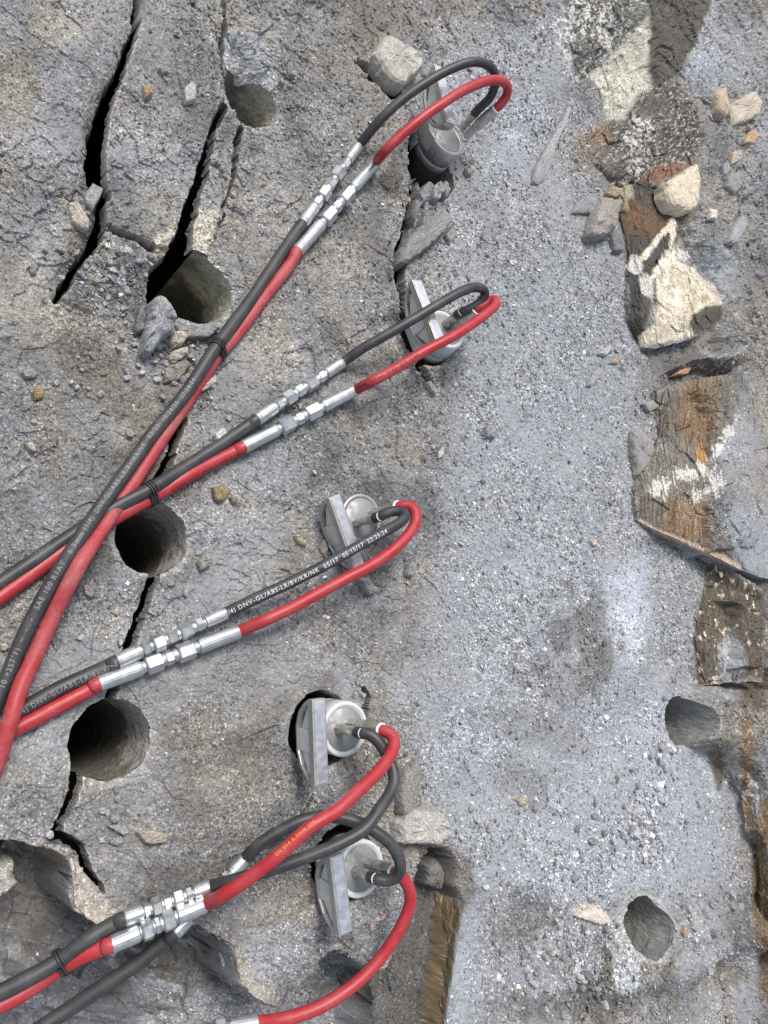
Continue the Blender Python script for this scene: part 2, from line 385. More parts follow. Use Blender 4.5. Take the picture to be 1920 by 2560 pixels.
M_RUBD = hose_material('dusty_black_rubber', (.036,.036,.038), (.22,.215,.21), .5, .5)
M_RED = hose_material('red_rubber', (.37,.018,.025), (.44,.19,.19), .62, .42)
M_REDD = hose_material('scuffed_red_rubber', (.36,.032,.038), (.47,.27,.26), .95, .52)
def plain(name, c, rough=.6):
    m, nt, b = newmat(name); b.inputs['Base Color'].default_value = tuple(c) + (1,); b.inputs['Roughness'].default_value = rough; return m
M_INKW = plain('white_print', (.55,.58,.60)); M_INKF = plain('faded_white_print', (.22,.225,.23)); M_INKK = plain('black_print', (.16,.012,.016)); M_INKO = plain('orange_print', (.75,.22,.05))
M_TIE = hose_material('black_tie', (.03,.03,.03), (.15,.15,.15), .3, .5)
M_WHITE = plain('white_rubber_edge', (.75,.76,.75), .5)

# ------------------------------------------------------------------ tones of the rock (reflectance, with crack shade painted in)
def srgb(r, g, b):
    c = np.array([r, g, b]) / 255.0
    return np.where(c <= .04045, c / 12.92, ((c + .055) / 1.055) ** 2.4)
GREY = np.array([.208,.214,.222]); WARM = np.array([.222,.204,.176]); BLUE = np.array([.335,.36,.40]); DAMP = np.array([.096,.086,.073])
CREAM = np.array([.55,.485,.375]); QUARTZ = np.array([.56,.545,.51]); BROWN = np.array([.105,.078,.050]); OCHRE = np.array([.27,.15,.062]); DARK = np.array([.055,.052,.046]); PINKG = np.array([.36,.31,.27])
def paint(px, py, wx, wy, z, I):
    n = px.shape[0]
    wx = wx + .8 * z; wy = wy + .45 * z          # so that noise also runs up the walls
    f = lambda s, o, sd: fbm(wx, wy, s, o, sd)
    nA = f(.10, 5, 101); nB = f(.035, 4, 102); nC = f(.012, 3, 103); nD = f(.22, 3, 104)
    C = np.tile(GREY, (n, 1))
    def lay(mask, c, s=1.0):
        nonlocal C
        m = np.clip(mask * s, 0, 1)[:, None]
        C = C * (1 - m) + np.asarray(c) * m
    def blob(cx, cy, rx, ry, ang=0, br=.55, soft=.35):
        a = math.radians(ang); dx = px - cx; dy = py - cy
        u = (dx * math.cos(a) + dy * math.sin(a)) / rx; v = (-dx * math.sin(a) + dy * math.cos(a)) / ry
        return sstep(1 + soft, 1 - soft, np.hypot(u, v) + br * nB + .25 * nC)
    def pol(poly, soft=14, br=12):
        return sstep(-soft, soft, sdpoly(px, py, poly) + br * nB + br * .5 * nC)
    def streak(ang, fine=.004, ratio=6, seed=7, octs=4):
        a = math.radians(ang); u = wx * math.cos(a) + wy * math.sin(a); v = -wx * math.sin(a) + wy * math.cos(a)
        return fbm(u / ratio, v, fine, octs, seed)
    rock = 1 - I['sand']
    lay(sstep(-.35, .35, nA) * (.3 + .7 * rock), WARM, .95)
    lay(sstep(.0, .5, -nA + .5 * nB) * rock, np.array([.108,.104,.099]), .88); lay(sstep(.2, .5, f(.05, 4, 160)) * rock * sstep(500, 800, py), np.array([.10,.095,.088]), .6)
    lay(sstep(.05, .55, nD + .4 * nB), np.array([.27,.265,.26]), .55)
    lay(I['sand'] * (.55 + .3 * nA), np.array([.262,.274,.295]), .9)
    dust = sstep(.0, .55, f(.16, 4, 120) + .25 * nB)
    lay(dust * (1 - .3 * I['sand']), np.array([.285,.292,.305]), .7)
    # pale blue drill dust
    bl = np.zeros(n)
    for b, s in [((1560,1540,70,150,8),.95),((1480,1980,260,230,-25),.55),((1320,1560,220,220,0),.30),((1180,1850,110,180,10),.5),((1350,2150,200,110,20),.45),((1350,950,200,260,0),.22),((1640,1860,60,150,-10),.7),((1700,2080,130,180,0),.4),((1130,2480,70,220,8),.55),((1790,690,60,80,0),.6),((1770,900,60,30,0),.3),((1300,1300,220,250,0),.22),((1120,180,50,140,15),.3),((1560,2130,120,120,0),.4),((1290,330,60,120,25),.35),((1870,1360,60,90,0),.55),((1840,1110,50,70,0),.4),((1800,130,90,110,0),.45)]:
        mb = blob(*b, .5, .5); bl = np.maximum(bl, mb * s); lay(mb, BLUE, s)
    lay(blob(1560, 1560, 52, 150, 6, .3, .5), np.array([.46,.49,.54]), .7)
    # damp and dark patches
    for b, s in [((1475,1580,75,95,0),.85),((1440,1680,150,50,-12),.5),((1300,1950,90,70,25),.45),((1330,2290,95,55,0),.7),((1330,1820,130,50,15),.45),((1470,2520,150,45,0),.85),((60,170,50,130,25),.55),((120,20,60,30,0),.5),((470,150,50,80,0),.5),((560,1010,180,80,-10),.3),((300,960,160,70,0),.4),((720,990,70,40,0),.4),((760,1120,60,40,0),.3),((620,2080,170,110,0),.35),((560,1800,140,150,0),.35),((690,1900,90,120,0),.3),((960,60,150,110,10),.5),((1000,440,30,60,0),.3),((985,430,22,50,8),.85),((1460,450,60,40,0),.3),((1600,1000,30,60,0),.25),((1680,910,100,45,-8),.7),((1770,900,80,70,0),.5),((480,2180,110,70,-20),.3),((880,1600,120,60,0),.3),((260,1180,120,90,0),.3),((220,1990,110,60,0),.25),((1870,730,50,100,0),.45),((190,870,140,60,0),.6),((1850,30,60,40,0),.5),((1600,100,20,40,0),.2),((20,880,120,40,0),.4)]:
        lay(blob(*b, 1.0, .4), DAMP, s * (.75 + .35 * nC))
    # warm limy stains
    for b, s in [((150,60,70,60,20),.6),((60,240,50,70,0),.5),((240,620,60,80,20),.35),((60,780,90,30,0),.6),((420,500,70,60,0),.35),((640,70,100,60,0),.35),((700,480,50,60,60),.3),((690,900,90,50,-20),.45),((640,860,60,40,0),.4),((560,300,120,120,0),.1),((820,700,60,80,0),.25),((890,620,60,120,0),.25),((250,1570,60,30,0),.35),((420,1230,60,40,0),.2),((90,690,40,60,15),.4),((180,520,40,50,0),.4),((30,250,30,60,0),.5),((590,1270,70,30,-20),.25),((820,330,40,70,0),.2)]:
        lay(blob(*b, .7, .5), np.array([.38,.345,.275]), s * .65)
    lay(blob(110, 640, 30, 130, 25, .4, .5), np.array([.36,.35,.34]), .6)
    # ---- faces on the right
    s1 = streak(120, .004, 5, 301); s2 = streak(95, .0035, 8, 302); s3 = streak(35, .004, 5, 303)
    top = pol([(1400,-60),(1665,-60),(1640,60),(1570,110),(1500,190),(1470,215),(1440,190),(1412,110)])
    lay(top, np.array([.13,.125,.115]), .95)
    lay(top * sstep(.10, .45, streak(-35, .006, 4, 311) + .5 * nA), DARK, .8)
    fl_ = f(.0055, 3, 150); fl2 = streak(40, .0035, 3, 151)
    lay(np.maximum(np.maximum(blob(1445, 45, 34, 40, 20, 1.3, .5), blob(1505, 75, 20, 60, -8, 1.2, .5)), blob(1412, 120, 14, 50, -20, 1.1, .5)) * sstep(-.12, .12, fl_ + .5 * nC), QUARTZ, .9)
    lay(top * sstep(.22, .34, fl2 + .35 * fl_), np.array([.42,.41,.38]), .8)
    lay(top * sstep(.32, .5, nC + .5 * s3), QUARTZ, .6)
    bar = pol([(1470,185),(1560,110),(1620,40),(1650,-60),(1800,-60),(1740,120),(1690,190),(1600,240),(1560,300),(1520,300),(1500,230)], 6, 5)
    lay(bar, np.array([.43,.41,.35]), .95)
    lay(bar * sstep(.05, .4, nC), np.array([.58,.55,.46]), .6)
    wet = pol([(1622,-60),(1626,60),(1622,180),(1640,220),(1700,190),(1740,110),(1770,30),(1790,-60)], 7, 7)
    lay(wet, np.array([.070,.063,.052]), .95)
    lay(blob(1624, 104, 7, 7, 0, .1, .2), DARK, .9)
    dn = pol([(1500,320),(1560,300),(1600,240),(1690,195),(1720,240),(1745,300),(1770,340),(1740,400),(1660,440),(1610,470),(1550,480),(1500,420),(1450,430),(1430,400),(1470,350)])
    lay(dn, np.array([.115,.105,.088]), .95)
    lay(dn * sstep(.0, .4, streak(40, .005, 5, 312)), DARK, .8)
    lay(dn * sstep(.20, .32, fl2 + .4 * fl_), np.array([.40,.38,.34]), .8); lay(dn * sstep(.18, .4, -fl2 + .5 * nC), np.array([.04,.037,.032]), .7)
    lay(np.maximum(np.maximum(blob(1610, 310, 32, 30, 0, .9, .5), blob(1575, 348, 28, 24, 0, .9, .5)), blob(1590,420,34,24,0,.9,.5)) * sstep(-.08, .14, fl_ + .4 * nC), QUARTZ, .9)
    lay(blob(1630, 270, 40, 22, -35, .2, .3), np.array([.12,.112,.095]), .9)
    lay(blob(1480, 350, 50, 26, -25, .6, .5), OCHRE, .5); lay(blob(1660, 430, 70, 18, -20, .6, .4), np.array([.22,.11,.06]), .7)
    lay(blob(1480, 400, 70, 50, 0, .5, .5), np.array([.24,.22,.2]), .5)
    # big boulder: dark face, veins, cream top
    bo = pol([(1535,480),(1600,452),(1655,470),(1672,522),(1700,590),(1640,680),(1622,780),(1605,860),(1575,845),(1572,700),(1556,600)], 6, 5)
    lay(bo, DARK, .95)
    lay(bo * sstep(.0, .5, streak(110, .006, 3, 313)), BROWN, .8)
    lay(blob(1600, 545, 55, 38, 20, .6, .5) * bo, np.array([.16,.09,.045]), .7); lay(blob(1560,480,20,30,0,.8,.3), np.array([.5,.45,.33]), .6)
    cr = pol([(1686,610),(1692,650),(1728,668),(1776,708),(1806,740),(1805,775),(1784,812),(1740,835),(1690,848),(1600,868),(1596,842),(1634,810),(1640,700),(1668,650)], 4, 5)
    lay(cr, CREAM, .97)
    lay(cr * sstep(.1, .5, nC + .3 * nB), np.array([.66,.60,.49]), .7); lay(cr * sstep(.2, .6, -nC + .4 * nB), np.array([.36,.29,.19]), .55)
    lay(pol([(1722,806),(1738,786),(1764,770),(1806,762),(1808,790),(1778,822),(1736,838)], 5, 6), np.array([.075,.066,.05]), .95)
    for ln in ([(1575,670,14),(1612,640,10),(1650,590,14),(1684,560,26)], [(1686,560,12),(1676,620,10),(1650,665,10),(1632,700,14)]):
        lay(sstep(6, -4, sdline(px, py, ln) - 8 * nC - 4 * nB), np.array([.64,.58,.47]), .95)
    lay(blob(1588, 665, 16, 22, 0, .8, .2), QUARTZ, .9); lay(blob(1616, 720, 20, 34, -15, 1.0, .25), QUARTZ, .75); lay(sstep(5, -3, sdline(px, py, [(1636,700,8),(1640,780,5)])), DARK, .7)
    lay(pol([(1690,610),(1700,620),(1728,640),(1712,655),(1696,646)], 4, 4), QUARTZ, .9)
    # brown slab
    sl = pol([(1625,989),(1695,954),(1770,943),(1834,937),(1850,1000),(1830,1060),(1790,1120),(1770,1200),(1800,1300),(1850,1400),(1800,1394),(1720,1358),(1640,1325),(1597,1301),(1585,1250),(1591,1197),(1625,1120),(1649,1093),(1636,1040)], 7, 6)
    v1 = streak(84, .0035, 9, 314)
    lay(sl, np.array([.17,.158,.14]), .95)
    lay(sl * sstep(-.1, .5, v1 + .5 * nA), BROWN, .85)
    lay(blob(1740, 1030, 48, 100, 8, .5, .5) * sl, np.array([.19,.115,.055]), .8); lay(blob(1718,1300,60,60,0,.6,.5) * sl, OCHRE, .55); lay(blob(1752, 1140, 14, 26, 0, .5, .4), np.array([.42,.22,.07]), .8)
    lay(sl * sstep(.05, .4, streak(80, .003, 10, 315)) , DARK, .45)
    lay(sl * sstep(.3, .5, streak(80, .0022, 6, 316)), np.array([.4,.37,.32]), .5)
    for ln in ([(1650,1222,30),(1700,1190,22),(1760,1170,28),(1800,1120,20),(1850,1040,10)], [(1760,1160,20),(1790,1215,34),(1745,1240,24)]):
        lay(sstep(4, -4, sdline(px, py, ln) + 24 * nC + 20 * s2 + 10 * f(.004, 2, 140)), np.array([.57,.545,.50]) * 1.0, .9)
    lay(sstep(5, -3, sdline(px, py, [(1600,1302,6),(1640,1326,9),(1720,1358,12),(1800,1394,18),(1845,1420,10)]) + 4 * nC), np.array([.44,.34,.25]), .9)
    # lower brown face
    lo = pol([(1757,1402),(1850,1440),(1912,1480),(1912,1706),(1880,1690),(1835,1700),(1740,1716),(1735,1560),(1765,1475)], 8, 10)
    lay(lo, np.array([.095,.078,.056]), .95)
    lay(lo * sstep(.0, .5, streak(80, .005, 4, 317) + .3 * nA), np.array([.17,.115,.062]), .7); lay(lo * sstep(-.1, .5, -nB + .6 * streak(80, .004, 5, 318)), DARK, .6)
    lay(lo * sstep(.40, .58, nC + .55 * streak(84, .003, 4, 319)), np.array([.62,.58,.5]), .7)
    lay(blob(1825, 1640, 34, 60, 0, .6, .4), np.array([.33,.34,.35]), .85)
    # bench edge with the old drill hole
    gv = pol([(1700,1745),(1790,1752),(1930,1765),(1930,1850),(1860,1862),(1760,1880),(1735,1830)], 12, 8)
    lay(gv, np.array([.185,.168,.14]), .9)
    lay(blob(1783, 1920, 26, 56, 8, .5, .3) + blob(1880,1740,30,40,0,.5,.4), np.array([.10,.078,.05]), .9)
    lay(pol([(1735,1895),(1765,1890),(1795,1960),(1800,2010),(1770,1985),(1735,1920)], 8, 6), np.array([.36,.39,.42]), .85)
    lay(sstep(8, -6, sdline(px, py, [(1872,1800,26),(1866,1900,30),(1866,2010,26),(1880,2080,10)]) + 8 * nB), np.array([.16,.105,.055]), .85)
    lay(sstep(8, -6, sdline(px, py, [(1916,2010,30),(1900,2120,30),(1902,2240,44),(1914,2380,40),(1930,2500,30)]) + 10 * nB), np.array([.135,.092,.05]), .9)
    lay(sstep(.3, .5, nC + .4 * s2) * (sdline(px, py, [(1866,1800,60),(1866,2010,60)]) < 0), np.array([.45,.43,.4]), .6)
    # half hole at the lower right, and the edge below it
    kb = pol([(1560,2235),(1600,2222),(1660,2260),(1668,2330),(1650,2392),(1600,2400),(1540,2360),(1530,2330),(1545,2280)], 8, 6)
    lay(kb, np.array([.36,.365,.355]), .9); lay(kb * sstep(.0, .5, streak(70, .003, 7, 320)), np.array([.19,.185,.17]), .8)
    lay(sstep(8, -6, sdline(px, py, [(1514,2390,22),(1516,2450,24),(1520,2500,16)]) + 6 * nB), np.array([.15,.125,.09]), .9)
    lay(pol([(1530,2370),(1600,2400),(1610,2450),(1560,2490),(1535,2480)], 8, 8), np.array([.42,.44,.45]), .8)
    lay(blob(1475, 2285, 45, 20, 15, .6, .3), np.array([.6,.54,.46]), .7)
    lay(blob(1820, 2440, 60, 34, 0, .5, .4), np.array([.16,.145,.125]), .8)
    # plank-like brown face at the bottom
    pl = pol([(1082,2230),(1125,2240),(1158,2262),(1140,2350),(1125,2450),(1105,2600),(1040,2600),(1060,2480),(1076,2380)], 5, 4)
    lay(pl, np.array([.15,.105,.05]), .95); lay(pl * sstep(.0, .45, streak(80, .003, 9, 321)), np.array([.26,.18,.075]), .8); lay(pl * sstep(.05, .5, -streak(80, .0045, 8, 322)), DARK, .7); lay(pl * sstep(.38, .5, streak(80, .0022, 6, 323)), np.array([.5,.44,.33]), .6)
    rk = pol([(1040,2110),(1120,2110),(1180,2150),(1190,2230),(1150,2290),(1110,2240),(1060,2200)], 8, 8)
    lay(rk, np.array([.17,.155,.135]), .9)
    # low floor bottom left
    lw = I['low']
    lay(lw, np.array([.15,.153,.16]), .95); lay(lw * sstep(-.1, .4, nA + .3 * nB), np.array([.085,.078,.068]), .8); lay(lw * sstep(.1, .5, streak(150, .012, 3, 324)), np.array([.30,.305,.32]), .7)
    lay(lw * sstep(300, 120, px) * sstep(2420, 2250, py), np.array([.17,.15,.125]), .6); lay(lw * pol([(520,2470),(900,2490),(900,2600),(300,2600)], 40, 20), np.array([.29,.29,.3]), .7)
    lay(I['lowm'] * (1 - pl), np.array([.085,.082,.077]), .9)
    # broken pale edges of the rim
    lay(pol([(178,2150),(200,2165),(238,2225),(262,2250),(300,2290),(290,2315),(243,2308),(190,2280),(180,2240)], 6, 7), np.array([.42,.38,.32]), .8)
    lay(pol([(60,2108),(128,2117),(150,2132),(176,2160),(140,2150),(90,2130)], 5, 5), np.array([.30,.235,.17]), .75)
    lay(pol([(572,2352),(600,2370),(640,2430),(655,2490),(600,2470),(585,2420)], 6, 8), np.array([.24,.19,.125]), .9)
    lay(blob(640, 2460, 60, 36, 30, .5, .4), np.array([.45,.42,.37]), .5); lay(blob(700, 2380, 110, 70, -20, .5, .5), np.array([.33,.345,.375]), .6)
    lay(blob(980, 155, 52, 55, 30, .6, .3), np.array([.38,.36,.32]), .8)
    lay(pol([(385,600),(425,560),(440,555),(420,640),(395,650)], 5, 5), np.array([.48,.42,.33]), .7)
    lay(pol([(490,520),(545,530),(520,640),(490,690),(455,680),(470,620)], 6, 7), np.array([.50,.455,.37]), .85)
    s1 = pol([(556,90),(600,60),(650,100),(690,170),(700,215),(660,245),(590,215),(560,180)], 8, 6)
    lay(s1, np.array([.30,.31,.325]), .85); lay(s1 * sstep(.05, .4, streak(60, .006, 4, 325)), np.array([.42,.42,.41]), .6)
    # crushed pale rims of the holes
    for i, (hx, hy, R) in enumerate(HW):
        rr = np.hypot(wx - .8 * z - hx, wy - .45 * z - hy) - R
        lay(sstep(.012, .0, rr + .004 * nB) * (rr > -.004), np.array([.37,.36,.34]), .55 if i in (1, 2, 3, 8, 9) else .3)
    # grain: every grain its own tone
    ck = I['ck']
    lay(sstep(8, 0, ck) * (ck > 0) * (nB > -.25), np.array([.43,.405,.36]), .55)
    lay(sstep(0, -3, ck), np.array([.12,.116,.11]), .7)  # crack walls darkened in the colour to deepen the shade there
    g1 = _hash(np.floor(wx / .0014), np.floor(wy / .0014), 400); g2 = _hash(np.floor(wx / .0024), np.floor(wy / .0024), 401)
    k = .52 + .66 * g1 + .32 * g2
    lum = C.mean(axis=1)
    k = np.where((g1 > .955) & (lum > .1), k * 1.75, k); k = np.where(g2 < .07, k * .55, k)
    k = k * (1 + .22 * nC) * (1 + .16 * nB)
    G = np.clip(.50 + .75 * sstep(-.25, .45, f(.07, 4, 121)) - .45 * dust - .40 * bl, .10, 1)
    k = 1 + (k - 1) * (1 - I['steep']) * (.25 + .75 * G)
    C = C * k[:, None]
    tint = (_hash(np.floor(wx / .0026), np.floor(wy / .0026), 402) - .5) * .10
    C = C * np.stack([1 + tint, np.ones(n), 1 - tint], 1)
    return np.concatenate([np.clip(C, .012, .85), G[:, None]], 1)

# ------------------------------------------------------------------ mesh helpers
def set_tone(me, C):
    a = me.color_attributes.new('tone', 'FLOAT_COLOR', 'POINT')
    full = np.ones((len(me.vertices), 4), np.float32); full[:, :C.shape[1]] = C
    a.data.foreach_set('color', full.ravel())
def mesh_np(name, V, Q, mat, tone=None, smooth=False):
    me = bpy.data.meshes.new(name)
    V = np.asarray(V, np.float32); Q = np.asarray(Q, np.int32)
    k = Q.shape[1]
    me.vertices.add(len(V)); me.vertices.foreach_set('co', V.ravel())
    me.loops.add(Q.size); me.loops.foreach_set('vertex_index', Q.ravel())
    me.polygons.add(len(Q)); me.polygons.foreach_set('loop_start', np.arange(0, Q.size, k, dtype=np.int32)); me.polygons.foreach_set('loop_total', np.full(len(Q), k, np.int32))
    me.polygons.foreach_set('use_smooth', np.full(len(Q), smooth, bool))
    me.update(calc_edges=True); me.validate()
    me.materials.append(mat)
    if tone is not None: set_tone(me, tone)
    return me
def link(name, me, parent=None):
    o = bpy.data.objects.new(name, me); col.objects.link(o)
    if parent is not None: o.parent = parent
    return o
def tag(o, label=None, cat=None, group=None, kind=None):
    if label: o['label'] = label
    if cat: o['category'] = cat
    if group: o['group'] = group
    if kind: o['kind'] = kind
    return o

# ------------------------------------------------------------------ the ground: one relief mesh, cut into bedrock and loosened blocks
STEP = 2.7
def axis(lo, hi, far_lo, far_hi):
    a = list(np.arange(lo, hi, STEP)); s = STEP
    l = [a[0]]
    while l[-1] > far_lo: s *= 1.16; l.append(l[-1] - s)
    s = STEP; r = [a[-1]]
    while r[-1] < far_hi: s *= 1.10; r.append(r[-1] + s)
    return np.array(l[:0:-1] + a + r[1:])
GX = axis(-40, 2060, -1100, 2330); GY = axis(-60, 2660, -560, 3600)
PX, PY = np.meshgrid(GX, GY); NY, NX = PX.shape
# crowd the columns where the rock is steep, so that walls get faces as small as the flats
_cx = PX[::2, ::2]; _cy = PY[::2, ::2]; _cz, _ = relief(_cx, _cy)
_wx, _wy = at(_cx, _cy, 0); _qx, _qy = proj(_wx, _wy, _cz)
_w = np.hypot(np.diff(_qx, axis=1), np.diff(_cz, axis=1) * 900) / np.diff(_cx, axis=1)
_w = np.clip(_w, .75, 7)
def _blur(a, n, ax):
    c = np.cumsum(np.pad(a, [(n + 1, n) if k == ax else (0, 0) for k in range(2)], mode='edge'), axis=ax)
    return (c[2 * n + 1:] - c[:-2 * n - 1]) / (2 * n + 1) if ax == 0 else (c[:, 2 * n + 1:] - c[:, :-2 * n - 1]) / (2 * n + 1)
_w = _blur(_blur(_blur(_w, 3, 0), 2, 0), 1, 1)
for r in range(NY):
    wr = _w[r // 2] if r % 2 == 0 or r // 2 + 1 >= len(_w) else (_w[r // 2] + _w[r // 2 + 1]) / 2
    xs = _cx[0]; st = np.diff(xs); den = wr / np.interp((xs[1:] + xs[:-1]) / 2, GX[:-1], np.diff(GX))      # columns wanted per pixel
    cum = np.concatenate([[0], np.cumsum(den * st)])
    PX[r] = np.interp(np.linspace(0, cum[-1], NX), cum, xs) if xs[-1] == GX[-1] else np.interp(np.linspace(0, cum[-1], NX), cum, np.concatenate([xs[:-1], [GX[-1]]]))
px0 = PX.ravel(); py0 = PY.ravel()
WX, WY = at(px0, py0, 0)
# snap the grid to the rims of the drill holes
_gx = WX.reshape(NY, NX); _gy = WY.reshape(NY, NX)
cell = np.hypot(np.gradient(_gx, axis=1), np.gradient(_gy, axis=1)).ravel()
cell = np.maximum(cell, np.hypot(np.gradient(_gx, axis=0), np.gradient(_gy, axis=0)).ravel())
inside = np.zeros(px0.shape, np.int8)
for i, (hx, hy, R) in enumerate(HW):
    dx = WX - hx; dy = WY - hy; r = np.hypot(dx, dy)
    m = r < R * 1.3
    th = np.arctan2(dy, dx); RR = np.full(r.shape, R); RR[m] = hole_r(i, th[m])
    sn = m & (np.abs(r - RR) < .56 * cell)
    WX[sn] = hx + RR[sn] * np.cos(th[sn]); WY[sn] = hy + RR[sn] * np.sin(th[sn])
    inside[m & (r < RR) & ~sn] = 1; inside[sn] = 2
px0, py0 = plane_px(WX, WY)
Z, ZB, INFO = relief(px0, py0, True)
quad = (np.arange(NY - 1)[:, None] * NX + np.arange(NX - 1)[None, :]).ravel()
QUADS = np.stack([quad, quad + NX, quad + NX + 1, quad + 1], 1)
qi = inside[QUADS]
CKV = INFO['ck']
keep = ~(((qi == 1).any(1)) | ((qi >= 1).all(1)) | (CKV[QUADS] < -1.6).all(1))          # crack floors cut away so that the cracks show black
QUADS = QUADS[keep]
ipx, ipy = proj(WX, WY, Z)
_zz = Z.reshape(NY, NX); _gx = WX.reshape(NY, NX); _gy = WY.reshape(NY, NX)
_s1 = np.abs(np.gradient(_zz, axis=1)) / (np.hypot(np.gradient(_gx, axis=1), np.gradient(_gy, axis=1)) + 1e-6)
_s2 = np.abs(np.gradient(_zz, axis=0)) / (np.hypot(np.gradient(_gx, axis=0), np.gradient(_gy, axis=0)) + 1e-6)
INFO['steep'] = sstep(1.2, 3.0, np.maximum(_s1, _s2).ravel())
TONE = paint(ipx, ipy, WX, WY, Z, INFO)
# blocks
qcx = px0[QUADS].mean(1); qcy = py0[QUADS].mean(1)
wq = 5 * fbm(*at(qcx, qcy, 0), .03, 3, 3)
REGION = np.zeros(len(QUADS), np.int8)
BLOCKS = [
 ('rock_slab', SLAB_A, 'broad weathered rock slab left of the long crack, filling the top left corner', 'rock slab'),
 ('rock_slab', SLAB_B_POLY, 'long grey rock slab split off between two dark cracks', 'rock slab'),
 ('rock_slab', SLAB_WEDGE, 'small wedge of grey rock squeezed in the crack at the top edge', 'rock slab'),
 ('rock_slab', SLAB_GRAVEL, 'loosened rock block covered with coarse gravel beside the broken drill hole', 'rock block'),
 ('rock_slab', SLIVER, 'narrow pale sliver of rock standing between two cracks above the yellowish drill hole', 'rock sliver'),
]
for k, (nm, poly, lb, ct) in enumerate(BLOCKS):
    ins = sdpoly(qcx + wq, qcy + wq, poly, 60) > 0
    REGION[ins & (REGION == 0)] = k + 1
def submesh(name, sel, parent=None):
    q = QUADS[sel]; u, inv = np.unique(q, return_inverse=True)
    V = np.stack([WX[u], WY[u], Z[u]], 1)
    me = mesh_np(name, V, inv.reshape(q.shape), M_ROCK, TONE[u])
    return link(name, me, parent)
ground = submesh('bedrock_ground', REGION == 0); tag(ground, kind='structure', label='grey drilled bedrock strewn with grit and drill dust')
BLOCK_OBJ = []
for k, (nm, poly, lb, ct) in enumerate(BLOCKS):
    o = submesh(nm, REGION == k + 1); tag(o, lb, ct); BLOCK_OBJ.append(o)
# ground beyond the surveyed patch, out to the quarry floor
ring = np.concatenate([np.arange(NX), np.arange(1, NY) * NX + NX - 1, (NY - 1) * NX + np.arange(NX - 2, -1, -1), np.arange(NY - 2, 0, -1) * NX])
ic = np.array([WX[ring].mean(), WY[ring].mean()])
rv = [np.stack([WX[ring], WY[ring], Z[ring]], 1)]
for s in (1.5, 3, 8, 30):
    p = ic + (rv[0][:, :2] - ic) * s
    rv.append(np.column_stack([p, .03 * s ** .5 * fbm(p[:, 0], p[:, 1], .8 * s ** .5, 3, 9) - .02]))
nr = len(ring); V = np.concatenate(rv); Q = []
for l in range(len(rv) - 1):
    i = np.arange(nr); j = (i + 1) % nr
    Q.append(np.stack([l * nr + i, l * nr + j, (l + 1) * nr + j, (l + 1) * nr + i], 1))
far = link('quarry_floor', mesh_np('quarry_floor', V, np.concatenate(Q)[:, ::-1], M_ROCK, np.tile(GREY, (len(V), 1))))
tag(far, kind='structure', label='grey rock floor stretching away round the drilled patch')

# unseen sheet added below the void to keep the cracks dark
under = link('crack_light_stop', mesh_np('crack_light_stop', [(ic[0] - 40, ic[1] - 40, -.75), (ic[0] + 40, ic[1] - 40, -.75), (ic[0] + 40, ic[1] + 40, -.75), (ic[0] - 40, ic[1] + 40, -.75)], [(0, 1, 2, 3)], M_ROCK, np.tile(GREY * .6, (4, 1))))
tag(under, kind='structure', label='unseen sheet added under the open cracks to keep them dark')
